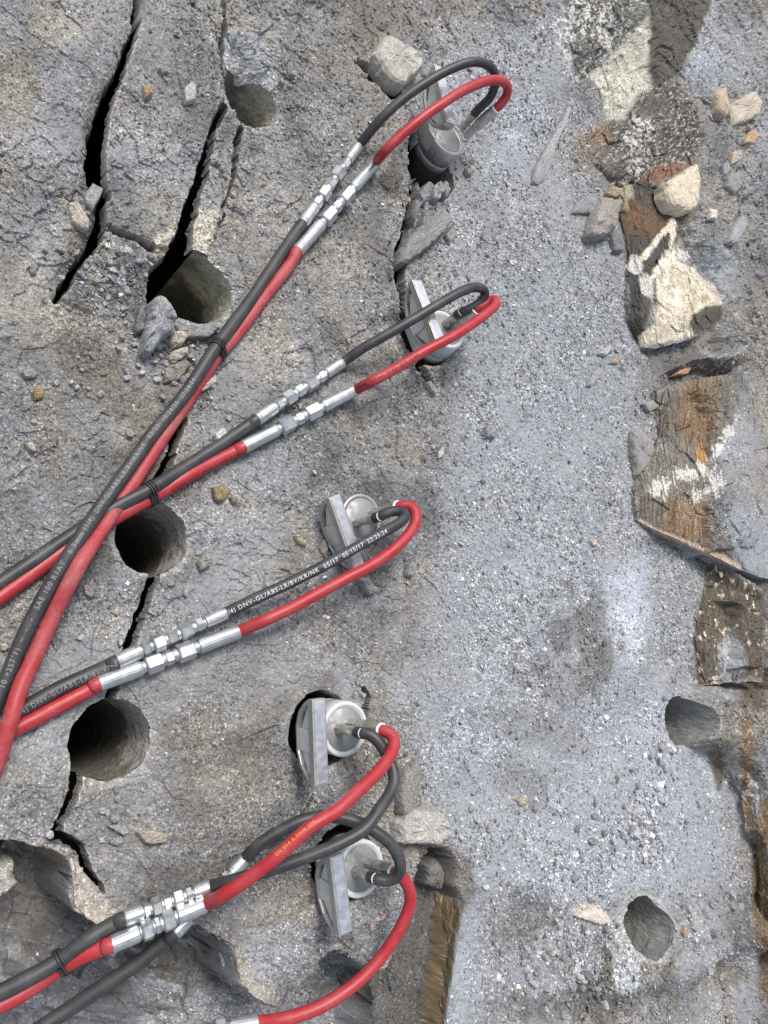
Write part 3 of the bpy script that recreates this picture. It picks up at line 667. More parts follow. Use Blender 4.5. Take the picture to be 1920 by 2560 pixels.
# ------------------------------------------------------------------ broken blocks along the right side: each its own body
def net_block(name, label, cat, rows, drop, amp, fol, seed, drop_first=True, parent=None):
    """rows of (px, py, z), left to right; every row runs from top to bottom. Outer edges drop straight down"""
    N = np.array([[(*[float(v) for v in at(p[0], p[1], p[2])], p[2]) for p in r] for r in rows])
    dn = lambda a: a - np.array([0, 0, drop])
    N = np.concatenate([dn(N[:, :1]), N, dn(N[:, -1:])], 1)
    if drop_first: N = np.concatenate([dn(N[:1]), N, dn(N[-1:])], 0)
    def res(A, axis, step):
        A = np.moveaxis(A, axis, 0); L = np.linalg.norm(np.diff(A, axis=0), axis=2).max(axis=1); out = []
        for i in range(len(A) - 1):
            k = max(2, int(L[i] / step))
            for j in range(k): out.append(A[i] + (A[i + 1] - A[i]) * j / k)
        out.append(A[-1]); return np.moveaxis(np.array(out), 0, axis)
    G = res(res(N, 0, .0017), 1, .0017)
    du = np.gradient(G, axis=0); dv = np.gradient(G, axis=1); nn = np.cross(du, dv); nn /= np.linalg.norm(nn, axis=2, keepdims=True) + 1e-12
    if nn[..., 2].sum() < 0: nn = -nn
    P = G.reshape(-1, 3); n_ = nn.reshape(-1, 3)
    # soften the direction at the creases so that nothing tears
    sm = nn.copy()
    for _ in range(3):
        sm[1:-1] = (sm[:-2] + sm[1:-1] * 2 + sm[2:]) / 4; sm[:, 1:-1] = (sm[:, :-2] + sm[:, 1:-1] * 2 + sm[:, 2:]) / 4
    n_ = sm.reshape(-1, 3)
    a, b = P[:, 0] + .7 * P[:, 2], P[:, 1] + .35 * P[:, 2]
    ca, sa = math.cos(math.radians(fol)), math.sin(math.radians(fol))
    u = (a * ca + b * sa) * .28; v = -a * sa + b * ca
    d = 1.0 * facet(a, b, .042, seed)[0] + .55 * facet(u, v, .010, seed + 1)[0] + .28 * facet(u * 1.3, v, .0042, seed + 2)[0] + .5 * fbm(a, b, .05, 4, seed) + .10 * vnoise(a / .0019, b / .0019, seed)
    P = P + n_ * (d * amp)[:, None]
    h, w = G.shape[:2]
    q = (np.arange(h - 1)[:, None] * w + np.arange(w - 1)[None]).ravel(); Q = np.stack([q, q + 1, q + w + 1, q + w], 1)
    f0 = np.cross(P[Q[:, 1]] - P[Q[:, 0]], P[Q[:, 3]] - P[Q[:, 0]])[:, 2].sum()
    if f0 < 0: Q = Q[:, ::-1]
    qx, qy = proj(P[:, 0], P[:, 1], P[:, 2]); zz = np.zeros(len(P))
    T = paint(qx, qy, P[:, 0], P[:, 1], P[:, 2], dict(sand=zz, ck=zz + 99, low=zz, lowm=zz, steep=zz))
    c = np.array([P[:, 0].mean(), P[:, 1].mean(), P[:, 2].min()])
    o = link(name, mesh_np(name, P - c, Q, M_ROCK, T), parent); o.location = c
    return tag(o, label, cat)
def rim_strip(pts, depth, lean, seed):
    """broken face under a rim of the bedrock: a part of the ground"""
    pts = [(p[0], p[1]) for p in pts]; R = [[], [], [], [], []]
    for k, p in enumerate(pts):
        a = pts[max(k - 1, 0)]; b = pts[min(k + 1, len(pts) - 1)]; L = math.hypot(b[0] - a[0], b[1] - a[1]); nx, ny = (b[1] - a[1]) / L, -(b[0] - a[0]) / L
        z = float(relief(np.array([p[0]]), np.array([p[1]]))[1][0])
        def q(o, dz):
            x, y = at(p[0] + nx * o, p[1] + ny * o, 0); u, v = proj(float(x), float(y), z + dz); return (float(u), float(v), z + dz)
        R[0].append(q(14, .000)); R[1].append(q(0, .0035)); R[2].append(q(-lean * .5, -depth * .33)); R[3].append(q(-lean, -depth * .7)); R[4].append(q(-lean * 1.15, -depth))
    return net_block('broken_face', None, None, R, .02, .0048, 60, seed, True, ground)
rim_strip([(182,2140),(190,2180),(183,2225),(188,2262),(216,2292),(250,2314),(300,2336)], .10, 12, 840)
rim_strip([(520,2326),(556,2346),(580,2362),(586,2402),(596,2456),(636,2490),(684,2506)], .10, 12, 850)
net_block('boulder', 'big cream and black boulder with white quartz veins and a dark stain', 'boulder', [
 [(1534,478,.004),(1556,560,.006),(1574,640,.008),(1570,720,.010),(1574,800,.010),(1598,868,.008)],
 [(1566,466,.016),(1600,545,.020),(1612,630,.026),(1604,710,.030),(1600,790,.028),(1616,870,.020)],
 [(1600,455,.026),(1640,520,.032),(1654,612,.038),(1640,700,.042),(1630,785,.040),(1640,872,.026)],
 [(1632,458,.030),(1664,520,.036),(1690,608,.046),(1712,700,.048),(1716,790,.046),(1692,858,.030)],
 [(1658,470,.032),(1680,535,.038),(1732,655,.054),(1784,712,.056),(1812,768,.054),(1752,838,.036)]], .03, .0042, 100, 700)
net_block('rock_outcrop', 'dark flecked rock face with a pale half drill groove at the upper right', 'rock', [
 [(1396,-60,-.004),(1404,40,-.004),(1414,120,-.004),(1442,206,-.004),(1474,300,-.004),(1468,352,-.004),(1452,400,-.004),(1520,458,-.004)],
 [(1450,-60,.012),(1456,40,.014),(1462,120,.012),(1484,196,.000),(1506,286,.002),(1506,356,.012),(1500,410,.010),(1556,462,.012)],
 [(1540,-60,.030),(1532,40,.030),(1516,120,.026),(1506,190,.002),(1540,276,.003),(1560,346,.026),(1556,412,.022),(1592,466,.022)],
 [(1600,-60,.036),(1580,40,.020),(1560,120,.008),(1548,184,.002),(1578,262,.012),(1616,326,.036),(1614,402,.034),(1630,468,.030)],
 [(1640,-60,.036),(1624,40,.020),(1606,120,.012),(1604,186,.014),(1640,252,.034),(1682,316,.044),(1676,398,.042),(1664,468,.038)],
 [(1700,-60,.050),(1710,40,.048),(1706,120,.046),(1724,190,.046),(1752,246,.048),(1780,312,.050),(1768,400,.048),(1706,474,.046)]], .03, .0058, 45, 800)
net_block('rock_slab', 'brown layered rock slab with a white vein across it at the right edge', 'rock slab', [
 [(1625,987,.012),(1642,1040,.012),(1649,1093,.010),(1600,1172,.012),(1588,1236,.014),(1596,1302,.016)],
 [(1658,970,.026),(1672,1040,.028),(1676,1098,.026),(1640,1180,.026),(1626,1246,.026),(1640,1326,.024)],
 [(1700,954,.034),(1715,1040,.040),(1712,1104,.036),(1690,1188,.038),(1680,1262,.036),(1712,1357,.032)],
 [(1770,943,.048),(1778,1040,.054),(1772,1110,.050),(1760,1192,.054),(1766,1282,.050),(1780,1388,.044)],
 [(1838,935,.060),(1856,1040,.063),(1856,1110,.063),(1846,1200,.063),(1850,1300,.061),(1852,1426,.054)],
 [(1900,930,.062),(1920,1040,.064),(1920,1110,.064),(1910,1200,.064),(1915,1300,.062),(1930,1450,.056)]], .032, .0042, 84, 720)
net_block('rock_outcrop', 'dark brown rock face with white flecks beneath the layered slab', 'rock', [
 [(1752,1398,.0),(1764,1450,.0),(1742,1500,.0),(1734,1570,.0),(1732,1650,.0),(1738,1716,.0)],
 [(1776,1404,.016),(1790,1456,.012),(1772,1505,.018),(1766,1575,.016),(1762,1650,.018),(1768,1714,.014)],
 [(1818,1420,.030),(1832,1470,.030),(1822,1520,.036),(1812,1580,.030),(1810,1650,.036),(1815,1708,.030)],
 [(1862,1444,.046),(1872,1490,.044),(1872,1535,.054),(1866,1590,.050),(1860,1650,.050),(1862,1704,.044)],
 [(1912,1478,.056),(1918,1510,.058),(1918,1550,.060),(1914,1600,.060),(1912,1655,.060),(1908,1708,.056)]], .03, .0046, 78, 740)
net_block('rock_ledge', 'rusty brown ledge face at the right edge below the cut open drill hole', 'rock', [
 [(1800,1926,-.006),(1836,1990,-.006),(1846,2080,-.006),(1882,2114,-.006),(1886,2240,-.006),(1894,2400,-.006)],
 [(1822,1922,.016),(1852,1986,.014),(1864,2078,.016),(1894,2110,.012),(1902,2240,.016),(1912,2400,.014)],
 [(1856,1918,.034),(1886,1984,.036),(1896,2076,.036),(1918,2108,.032),(1928,2240,.036),(1936,2400,.034)],
 [(1930,1914,.052),(1950,1984,.052),(1960,2076,.052),(1970,2108,.050),(1980,2240,.050),(1990,2400,.050)]], .02, .0036, 84, 760)
net_block('rock_ledge', 'plank-like rusty brown rock face right of the bulging red hose at the bottom', 'rock', [
 [(1080,2228,-.050),(1074,2310,-.050),(1070,2400,-.050),(1054,2490,-.050),(1036,2650,-.050)],
 [(1106,2232,-.034),(1098,2315,-.034),(1092,2400,-.036),(1078,2490,-.034),(1060,2650,-.034)],
 [(1132,2240,-.018),(1124,2320,-.016),(1114,2405,-.018),(1102,2490,-.016),(1086,2650,-.018)],
 [(1160,2256,.002),(1150,2330,.002),(1136,2410,.002),(1124,2492,.002),(1106,2650,.002)]], .03, .0030, 84, 780)
# drill hole walls (parts of the ground)
def hole_wall(i):
    hx, hy, R = HW[i]
    n = 96
    th = np.linspace(0, 2 * np.pi, n, endpoint=False)
    RR = hole_r(i, th)
    x = hx + RR * np.cos(th); y = hy + RR * np.sin(th)
    qx, qy = plane_px(x, y); zt, _, inf = relief(qx, qy, True)
    crack = inf['ck'] < -1
    dep = np.concatenate([[0, .001, .0025, .0045], np.linspace(.007, .60, 110)])
    V = []; T = []
    for k, dd in enumerate(dep):
        sm = min(1, dd / .03)
        r = RR * (1 - sm) + R * sm
        zz = zt * (1 - sm) + np.minimum(zt, np.median(zt)) * sm - dd if not crack.any() else np.where(crack, np.median(zt), zt) * (1 - sm) + np.median(zt) * sm - dd
        if k < 2: zz = zt - dd
        u = th * R; nz = fbm(u + i, zz, .012, 3, 70 + i); n2 = vnoise((u + i) / .0022, zz / .0018, 71); rg = vnoise(u * 8 + i, zz / .0042, 72)
        r = r + .0012 * nz + .00035 * n2 + .0003 * rg
        V.append(np.stack([hx + r * np.cos(th), hy + r * np.sin(th), zz], 1))
        st = fbm(u * .6, zz * 3, .006, 3, 73 + i)
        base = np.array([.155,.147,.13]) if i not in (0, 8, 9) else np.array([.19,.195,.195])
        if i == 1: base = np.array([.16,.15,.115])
        yel = sstep(-.1, .5, fbm(u + i, zz, .03, 3, 75))
        c = base * (1 + .35 * st + .3 * n2 * .6)[:, None] * (1 - .25 * yel[:, None] * np.array([-.1, 0, .5]))
        lit_m = sstep(.35, -.35, np.abs(np.angle(np.exp(1j * (th - .35)))) - 1.1 + .5 * nz + .25 * n2) * sstep(.02, -.02, dd - .075 + .03 * nz) * (.85 if i in (0, 1, 2, 3) else .3)  # painted light: upper right wall made paler, as if daylight reached it
        c = c * (1 - lit_m[:, None]) + np.array([.60,.57,.44] if i in (0, 1) else [.46,.45,.41]) * (1 + .3 * n2 + .3 * st)[:, None] * lit_m[:, None]
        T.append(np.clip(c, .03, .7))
    V = np.concatenate(V); T = np.concatenate(T)
    Q = []
    for k in range(len(dep) - 1):
        a = np.arange(n); b = (a + 1) % n
        ok = ~(crack[a] | crack[b])
        Q.append(np.stack([k * n + a[ok], (k + 1) * n + a[ok], (k + 1) * n + b[ok], k * n + b[ok]], 1))
    Q = np.concatenate(Q)
    base = (len(dep) - 1) * n; cidx = len(V)
    V = np.concatenate([V, [[hx, hy, V[base][2] - .01]]]); T = np.concatenate([T, [[.1,.1,.1]]])
    j = np.arange(0, n, 2)
    Q = np.concatenate([Q, np.stack([base + j, np.full(len(j), cidx), base + (j + 2) % n, base + j + 1], 1)])
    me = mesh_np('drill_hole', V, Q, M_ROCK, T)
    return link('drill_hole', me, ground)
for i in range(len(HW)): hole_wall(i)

# ------------------------------------------------------------------ loose stones
def stone_mesh(outline, zg, h, tone, seed, tilt=0.0, fine=3):
    """angular stone from its outline (world x, y), sunk a little into the ground at height zg"""
    r = np.random.default_rng(seed)
    P = np.asarray(outline, float); c = P.mean(0)
    # resample the outline
    seg = np.linalg.norm(np.roll(P, -1, 0) - P, axis=1); L = seg.sum(); size = math.sqrt(abs(sum(P[i][0] * P[(i + 1) % len(P)][1] - P[(i + 1) % len(P)][0] * P[i][1] for i in range(len(P)))) / 2)
    n = max(14, int(L / max(.0022, size / 11)))
    n = min(n, 64)
    cum = np.concatenate([[0], np.cumsum(seg)]); t = np.linspace(0, L, n, endpoint=False)
    k = np.clip(np.searchsorted(cum, t, 'right') - 1, 0, len(P) - 1); f = (t - cum[k]) / np.maximum(seg[k], 1e-9)
    O = P[k] + (np.roll(P, -1, 0)[k] - P[k]) * f[:, None]
    O += (r.random((n, 2)) - .5) * size * .035
    dirv = r.normal(size=2); dirv /= np.linalg.norm(dirv) + 1e-9
    rings = []; prof = [(1.0, -.45), (1.015, .12), (1.0, .45), (.95, .72), (.86, .90), (.70, .98), (.50, 1.02), (.26, 1.03)]
    for s, zz in prof:
        p = c + (O - c) * s
        q = np.zeros((n, 3)); q[:, :2] = p
        tl = 1 + tilt * ((p - c) @ dirv) / (size * .5 + 1e-9)
        fz = facet(p[:, 0] + seed, p[:, 1], max(.35 * size, .004), seed % 97)[0]
        q[:, 2] = zg + h * (zz * (tl if zz > 0 else 1) + (.20 * fz if zz > .3 else 0)) + (r.random(n) - .5) * h * .05
        q[:, :2] += (r.random((n, 2)) - .5) * size * (.018 if zz < .95 else .03)
        rings.append(q)
    V = np.concatenate(rings + [np.array([[c[0], c[1], zg + h * 1.02]])])
    Q = []
    for l in range(len(prof) - 1):
        i = np.arange(n); j = (i + 1) % n
        Q.append(np.stack([l * n + i, l * n + j, (l + 1) * n + j, (l + 1) * n + i], 1))
    b = (len(prof) - 1) * n; n2 = n - n % 2
    j = np.arange(0, n2, 2)
    Q.append(np.stack([b + j, b + j + 1, b + (j + 2) % n, np.full(len(j), len(V) - 1)], 1))
    if n % 2: Q.append(np.array([[b + n - 1, b, len(V) - 1, len(V) - 1]])[:, :])
    Q = np.concatenate(Q)
    if n % 2: Q = Q[:-1]
    sgn = sum(O[i][0] * O[(i + 1) % n][1] - O[(i + 1) % n][0] * O[i][1] for i in range(n))
    if sgn < 0: Q = Q[:, ::-1]
    u = V[:, 0] + seed * .37; v = V[:, 1] + V[:, 2]
    m1 = fbm(u, v, max(size * .35, .006), 4, 500 + seed % 50); m2 = vnoise(u / .002, v / .002, 501)
    T = np.asarray(tone)[None, :] * (1 + .30 * m1 + .22 * m2)[:, None]
    T = T + (np.array(GREY) - T) * (sstep(.1, .6, m1) * .45)[:, None]
    return V, Q, np.clip(T, .02, .8)
STONES = [
 # outline in the photograph, height, tone, label
 ([(385,745),(396,750),(408,766),(421,782),(431,796),(428,821),(421,839),(396,857),(375,890),(354,880),(352,860),(363,812),(375,757)],.034,(.27,.275,.28),'pointed grey shard standing upright at the edge of the broken yellowish drill hole'),
 ([(343,773),(354,771),(363,786),(357,830),(338,837),(335,816)],.014,(.17,.165,.15),'dark brown stone wedged beside the upright pointed shard'),
 ([(425,834),(448,830),(467,844),(453,867),(432,872),(424,860)],.016,(.38,.35,.28),'pale beige lump of stone below the broken yellowish drill hole'),
 ([(416,896),(430,878),(467,869),(469,885),(448,903),(425,904)],.012,(.40,.37,.31),'two-toned flat stone, half dark, just under the beige lump'),
 ([(409,922),(457,901),(476,912),(448,951),(412,958)],.010,(.23,.205,.18),'flat brownish rubble slab left of the black cord tie'),
 ([(439,814),(503,814),(540,803),(551,820),(519,848),(456,846),(446,836)],.010,(.22,.215,.21),'broken lip of rubble along the lower rim of the yellowish hole'),
 ([(495,984),(508,961),(536,938),(541,954),(523,971)],.010,(.43,.40,.36),'pale pointed flake touching the scuffed red hose below its cord tie'),
 ([(533,1088),(556,1069),(571,1083),(561,1100),(538,1105)],.010,(.50,.47,.42),'whitish stone peeping out above the second black supply hose'),
 ([(531,1219),(558,1212),(575,1230),(553,1257),(538,1252)],.009,(.22,.17,.085),'knobbly ochre lump right of the open hole under the hoses'),
 ([(574,1245),(591,1240),(595,1255),(579,1261)],.006,(.2,.17,.11),'smaller brownish nodule beside the knobbly ochre lump'),
 ([(276,1531),(294,1516),(295,1541)],.005,(.38,.34,.27),'tan triangular chip left of the long crack between two open holes'),
 ([(1,1612),(15,1606),(21,1617),(13,1628),(3,1626)],.007,(.36,.33,.27),'tan pebble by the dusty black hose at the left edge'),
 ([(208,1465),(220,1460),(238,1485),(228,1497),(210,1483)],.006,(.27,.24,.22),'purplish flat pebble between the crossed hoses and the crack'),
 ([(492,1406),(509,1380),(530,1385),(526,1415),(498,1428)],.012,(.26,.24,.215),'grey-brown stone at the right foot of the open hole under the hoses'),
 ([(81,980),(95,966),(110,974),(106,997),(87,1001)],.010,(.33,.24,.13),'ochre stone alone on the ground near the left edge'),
 ([(55,931),(75,922),(95,931),(88,946),(61,945)],.007,(.25,.25,.245),'flat grey stone above the ochre stone near the left edge'),
 ([(61,1110),(75,1105),(94,1119),(90,1131),(72,1125)],.007,(.38,.33,.28),'pinkish sliver of stone below the ochre stone near the left edge'),
 ([(356,220),(370,211),(383,224),(376,243),(362,246)],.008,(.33,.24,.15),'ochre brown stone lying on the long split slab'),
 ([(460,222),(480,203),(490,214),(486,255),(463,258)],.007,(.36,.35,.335),'white speckled flat stone lying on the long split slab'),
 ([(396,174),(417,167),(422,182),(405,186)],.006,(.26,.23,.2),'small reddish grey stone near the top of the long split slab'),
 ([(168,509),(191,503),(214,540),(223,561),(220,579),(195,570),(179,556)],.010,(.40,.36,.30),'pale beige flake resting on the left slab beside the long crack'),
 ([(208,492),(231,460),(258,473),(249,498),(229,532),(216,515)],.010,(.27,.27,.265),'thin grey plate leaning over the long crack above the beige flake'),
 ([(894,1450),(910,1443),(940,1473),(935,1480),(919,1489),(905,1470)],.016,(.29,.275,.255),'brick-shaped grey stone below the half buried rock splitter'),
 ([(1015,1411),(1029,1408),(1037,1423),(1029,1443),(1013,1439)],.013,(.26,.26,.265),'grey block of stone on the sand right of the half buried splitter'),
 ([(735,1340),(745,1335),(766,1361),(759,1368),(743,1357)],.009,(.32,.285,.2),'tan oblong stone left of the half buried rock splitter'),
 ([(796,1370),(805,1347),(816,1370),(812,1398),(800,1385)],.010,(.21,.19,.165),'brown flake leaning against the handle of the half buried splitter'),
 ([(743,1274),(750,1263),(760,1272),(752,1284)],.006,(.36,.32,.27),'small pinkish pebble up left of the half buried splitter'),
 ([(341,2079),(376,2073),(428,2087),(413,2106),(375,2110),(359,2105)],.010,(.33,.29,.24),'long tan flat stone below the lowest open hole'),
 ([(269,2065),(295,2059),(325,2079),(307,2088)],.008,(.28,.27,.265),'grey flat chip up left of the long tan flat stone'),
 ([(246,2096),(258,2092),(262,2105),(249,2108)],.005,(.45,.45,.44),'white pebble left of the long tan flat stone'),
 ([(1655,463),(1682,447),(1735,410),(1744,453),(1739,519),(1720,533),(1679,525),(1662,503)],.024,(.56,.48,.37),'triangular cream stone above the big cream and black boulder'),
 ([(1494,497),(1507,494),(1546,505),(1536,545),(1525,587),(1500,598),(1472,601),(1464,590),(1475,550)],.030,(.26,.24,.22),'upright grey block of stone left of the black boulder'),
 ([(1428,534),(1440,508),(1456,491),(1494,494),(1480,535)],.010,(.23,.23,.235),'flat grey stone half buried behind the upright grey block'),
 ([(1513,485),(1525,465),(1544,471),(1549,491),(1535,497),(1520,494)],.012,(.30,.22,.15),'rusty lump on top of the upright grey block'),
 ([(1547,491),(1566,480),(1573,520),(1562,537),(1548,530),(1554,508)],.012,(.24,.17,.11),'rusty crust between the upright grey block and the boulder'),
 ([(1525,585),(1541,578),(1557,607),(1555,632),(1532,632)],.012,(.18,.18,.185),'small dark stone with a white tip under the upright grey block'),
 ([(1641,835),(1651,818),(1676,829),(1680,848),(1655,862),(1635,869)],.012,(.60,.56,.48),'white broken corner block below the cream boulder'),
 ([(1597,845),(1618,825),(1638,811),(1640,838),(1632,869),(1612,858)],.010,(.55,.49,.40),'cream fragment beside the white corner block below the boulder'),
 ([(1817,607),(1830,570),(1851,538),(1867,547),(1861,575),(1845,600),(1829,613)],.014,(.28,.285,.29),'oblong blue-grey stone right of the cream boulder'),
 ([(1776,522),(1792,525),(1789,550),(1773,547)],.008,(.56,.50,.42),'white pebble right of the triangular cream stone'),
 ([(1782,229),(1811,219),(1818,282),(1804,301),(1786,284)],.020,(.40,.32,.24),'tall pinkish stone left of its broad neighbour at the upper right'),
 ([(1820,263),(1855,243),(1876,232),(1898,260),(1889,293),(1860,308),(1833,313)],.022,(.44,.38,.31),'broad pale stone with grey patches at the upper right edge'),
 ([(1867,332),(1883,322),(1898,339),(1880,362),(1858,360)],.012,(.42,.30,.19),'round ochre stone below the broad pale stone at upper right'),
 ([(1828,382),(1848,377),(1850,402),(1829,412)],.010,(.40,.33,.28),'pinkish pebble above the triangular cream stone'),
 ([(1330,457),(1335,420),(1359,376),(1385,332),(1411,289),(1424,262),(1429,268),(1423,290),(1400,335),(1385,372),(1370,415),(1359,451),(1345,462)],.010,(.30,.31,.31),'long tapering grey shard lying in the dust at upper right'),
 ([(1579,1081),(1602,1072),(1634,1120),(1626,1151),(1600,1180),(1590,1192),(1579,1139)],.014,(.24,.23,.22),'thin grey plate leaning against the layered brown slab'),
 ([(1463,966),(1481,931),(1507,919),(1500,945),(1475,967)],.008,(.28,.28,.285),'grey flake on dark gravel left of the layered brown slab'),
 ([(1495,885),(1521,862),(1533,873),(1510,891)],.008,(.38,.38,.37),'pale elongated stone above the grey flake on dark gravel'),
 ([(1524,908),(1540,890),(1551,893),(1541,911)],.007,(.33,.26,.22),'brownish pink chip beside the pale elongated stone'),
 ([(1683,940),(1701,919),(1730,918),(1714,937)],.010,(.42,.23,.15),'salmon stone in the brown hollow under the cream boulder'),
 ([(1209,1070),(1226,1060),(1241,1081),(1232,1099),(1212,1094)],.011,(.24,.245,.25),'round grey lump on the sand right of the couplings'),
 ([(1093,1134),(1106,1115),(1108,1139),(1096,1147)],.006,(.46,.42,.37),'pale chip on the grit between the second and third splitters'),
 ([(1475,1353),(1489,1347),(1493,1362),(1481,1366)],.006,(.44,.36,.31),'single pinkish chip out on the open sand'),
 ([(986,2059),(1006,2032),(1040,2022),(1093,2024),(1110,2050),(1128,2082),(1087,2111),(1041,2108),(989,2105)],.026,(.38,.36,.34),'big pale crumbly rock right of the black hose loops'),
 ([(995,1972),(1006,1931),(1041,1898),(1051,1931),(1035,2012),(1010,2040),(995,2036)],.016,(.21,.20,.19),'dark layered fin of rock above the big pale crumbly rock'),
 ([(1044,2157),(1084,2146),(1100,2180),(1093,2221),(1053,2209)],.026,(.16,.15,.14),'dark lump of rock in the hollow under the big pale rock'),
 ([(1440,2290),(1481,2267),(1510,2280),(1526,2302),(1498,2312)],.010,(.55,.49,.42),'cream lip of stone at the broken edge of the lower right half hole'),
 ([(1203,2215),(1220,2210),(1226,2222),(1209,2226)],.005,(.48,.48,.47),'white chip on the dusty slope left of the lower right half hole'),
 ([(1702,2330),(1710,2322),(1718,2334),(1707,2342)],.007,(.38,.24,.13),'tiny rust stone right of the lower right half hole'),
 ([(-20,2165),(14,2146),(31,2147),(25,2180),(37,2197),(2,2232),(-20,2240)],.030,(.40,.38,.34),'pale chunk of stone in the pit at the lower left edge'),
 ([(923,2309),(932,2308),(933,2327),(924,2328)],.005,(.42,.30,.25),'tiny pink chip below the lowest rock splitter'),
 ([(950,2300),(958,2286),(966,2281),(963,2291),(953,2303)],.003,(.46,.40,.33),'curled dry leaf-like chip right of the lowest splitter handle'),
 ([(989,662),(1003,625),(1018,596),(1060,550),(1110,515),(1129,553),(1100,590),(1076,613),(1030,650),(1000,668)],.022,(.21,.205,.20),'gritty tilted flap of rock between the two upper splitters'),
 ([(1060,961),(1072,952),(1092,982),(1083,990)],.012,(.30,.30,.29),'small pale brick-like stone under the second splitter'),
 ([(930,140),(955,98),(983,112),(1015,125),(1044,143),(1047,183),(1006,221),(976,210),(950,180)],.026,(.40,.375,.33),'rough white-streaked rock left of the topmost splitter handle'),
 ([(1040,488),(1060,462),(1072,470),(1066,505),(1046,520)],.020,(.23,.235,.245),'blue-grey splinter of rock in the joint under the topmost splitter'),
 ([(1078,470),(1096,455),(1104,480),(1090,508),(1076,500)],.018,(.28,.285,.29),'flaky grey splinter right of the joint under the topmost splitter'),
 ([(1046,560),(1060,530),(1072,536),(1064,572),(1052,580)],.016,(.22,.22,.225),'dark splinter at the lower end of the tilted gritty flap'),
 ([(1098,470),(1112,452),(1122,476),(1110,502)],.014,(.25,.25,.255),'thin grey flake right of the flaky splinter at the joint'),
 ([(1112,590),(1128,565),(1136,585),(1122,612)],.010,(.25,.245,.24),'grey chip beside the upper end of the tilted gritty flap'),
 ([(1024,540),(1034,500),(1046,512),(1040,548),(1030,560)],.016,(.17,.17,.175),'dark blue-grey shard on the joint between the two upper splitters'),
 ([(1160,425),(1171,421),(1177,434),(1166,442)],.010,(.29,.26,.23),'round brown pebble beside the topmost splitter'),
 ([(1172,415),(1186,418),(1182,433),(1173,428)],.008,(.40,.385,.36),'white pebble beside the topmost splitter'),
 ([(1620,1030),(1606,1010),(1630,1000),(1646,1020)],.008,(.25,.23,.2),'brown crumb at the upper corner of the layered brown slab'),
 ([(1290,2000),(1310,1990),(1318,2006),(1300,2016)],.006,(.34,.29,.22),'tan chip in the dark streak across the dusty slope'),
 ([(1376,1815),(1384,1810),(1390,1822),(1380,1826)],.005,(.40,.31,.22),'ochre chip on the dusty slope right of the fourth splitter'),
 ([(278,2362),(292,2376),(285,2392),(262,2384)],.008,(.42,.36,.3),'pale pinkish stone under the lowest red ferrule'),
 ([(1818,440),(1842,430),(1852,470),(1832,488),(1816,468)],.013,(.235,.225,.21),'brown-grey stone right of the triangular cream stone'),
 ([(1800,415),(1818,408),(1824,428),(1808,440)],.011,(.29,.29,.29),'grey stone up right of the triangular cream stone'),
 ([(1742,2002),(1756,1995),(1762,2012),(1748,2020)],.006,(.30,.31,.33),'blue-grey chip on the dust below the right edge hole'),
]
def make_stone(i, outline, h, tone, label, name='stone', cat='stone', group=None):
    cx = sum(p[0] for p in outline) / len(outline); cy = sum(p[1] for p in outline) / len(outline)
    z = 0.0
    for _ in range(3):
        x, y = at(cx, cy, z + h * .4); z = ground_at(float(x), float(y))[1]
        z = max(z, -.01) if not (cy > 2100 and cx < 60) else -.055
    if cx > 1030 and cx < 1110 and 2140 < cy < 2230: z = -.04
    W = [tuple(float(q) for q in at(p[0], p[1], z + h * .4)) for p in outline]
    V, Q, T = stone_mesh(W, z, h, tone, 31 + i * 7, tilt=.12)
    c = V.mean(0); c[2] = z
    o = link(name, mesh_np(name, V - c, Q, M_STONE, T)); o.location = c
    return tag(o, label, cat, group)
for i, (pl_, h_, t_, lb_) in enumerate(STONES): make_stone(i, pl_, h_, t_, lb_)
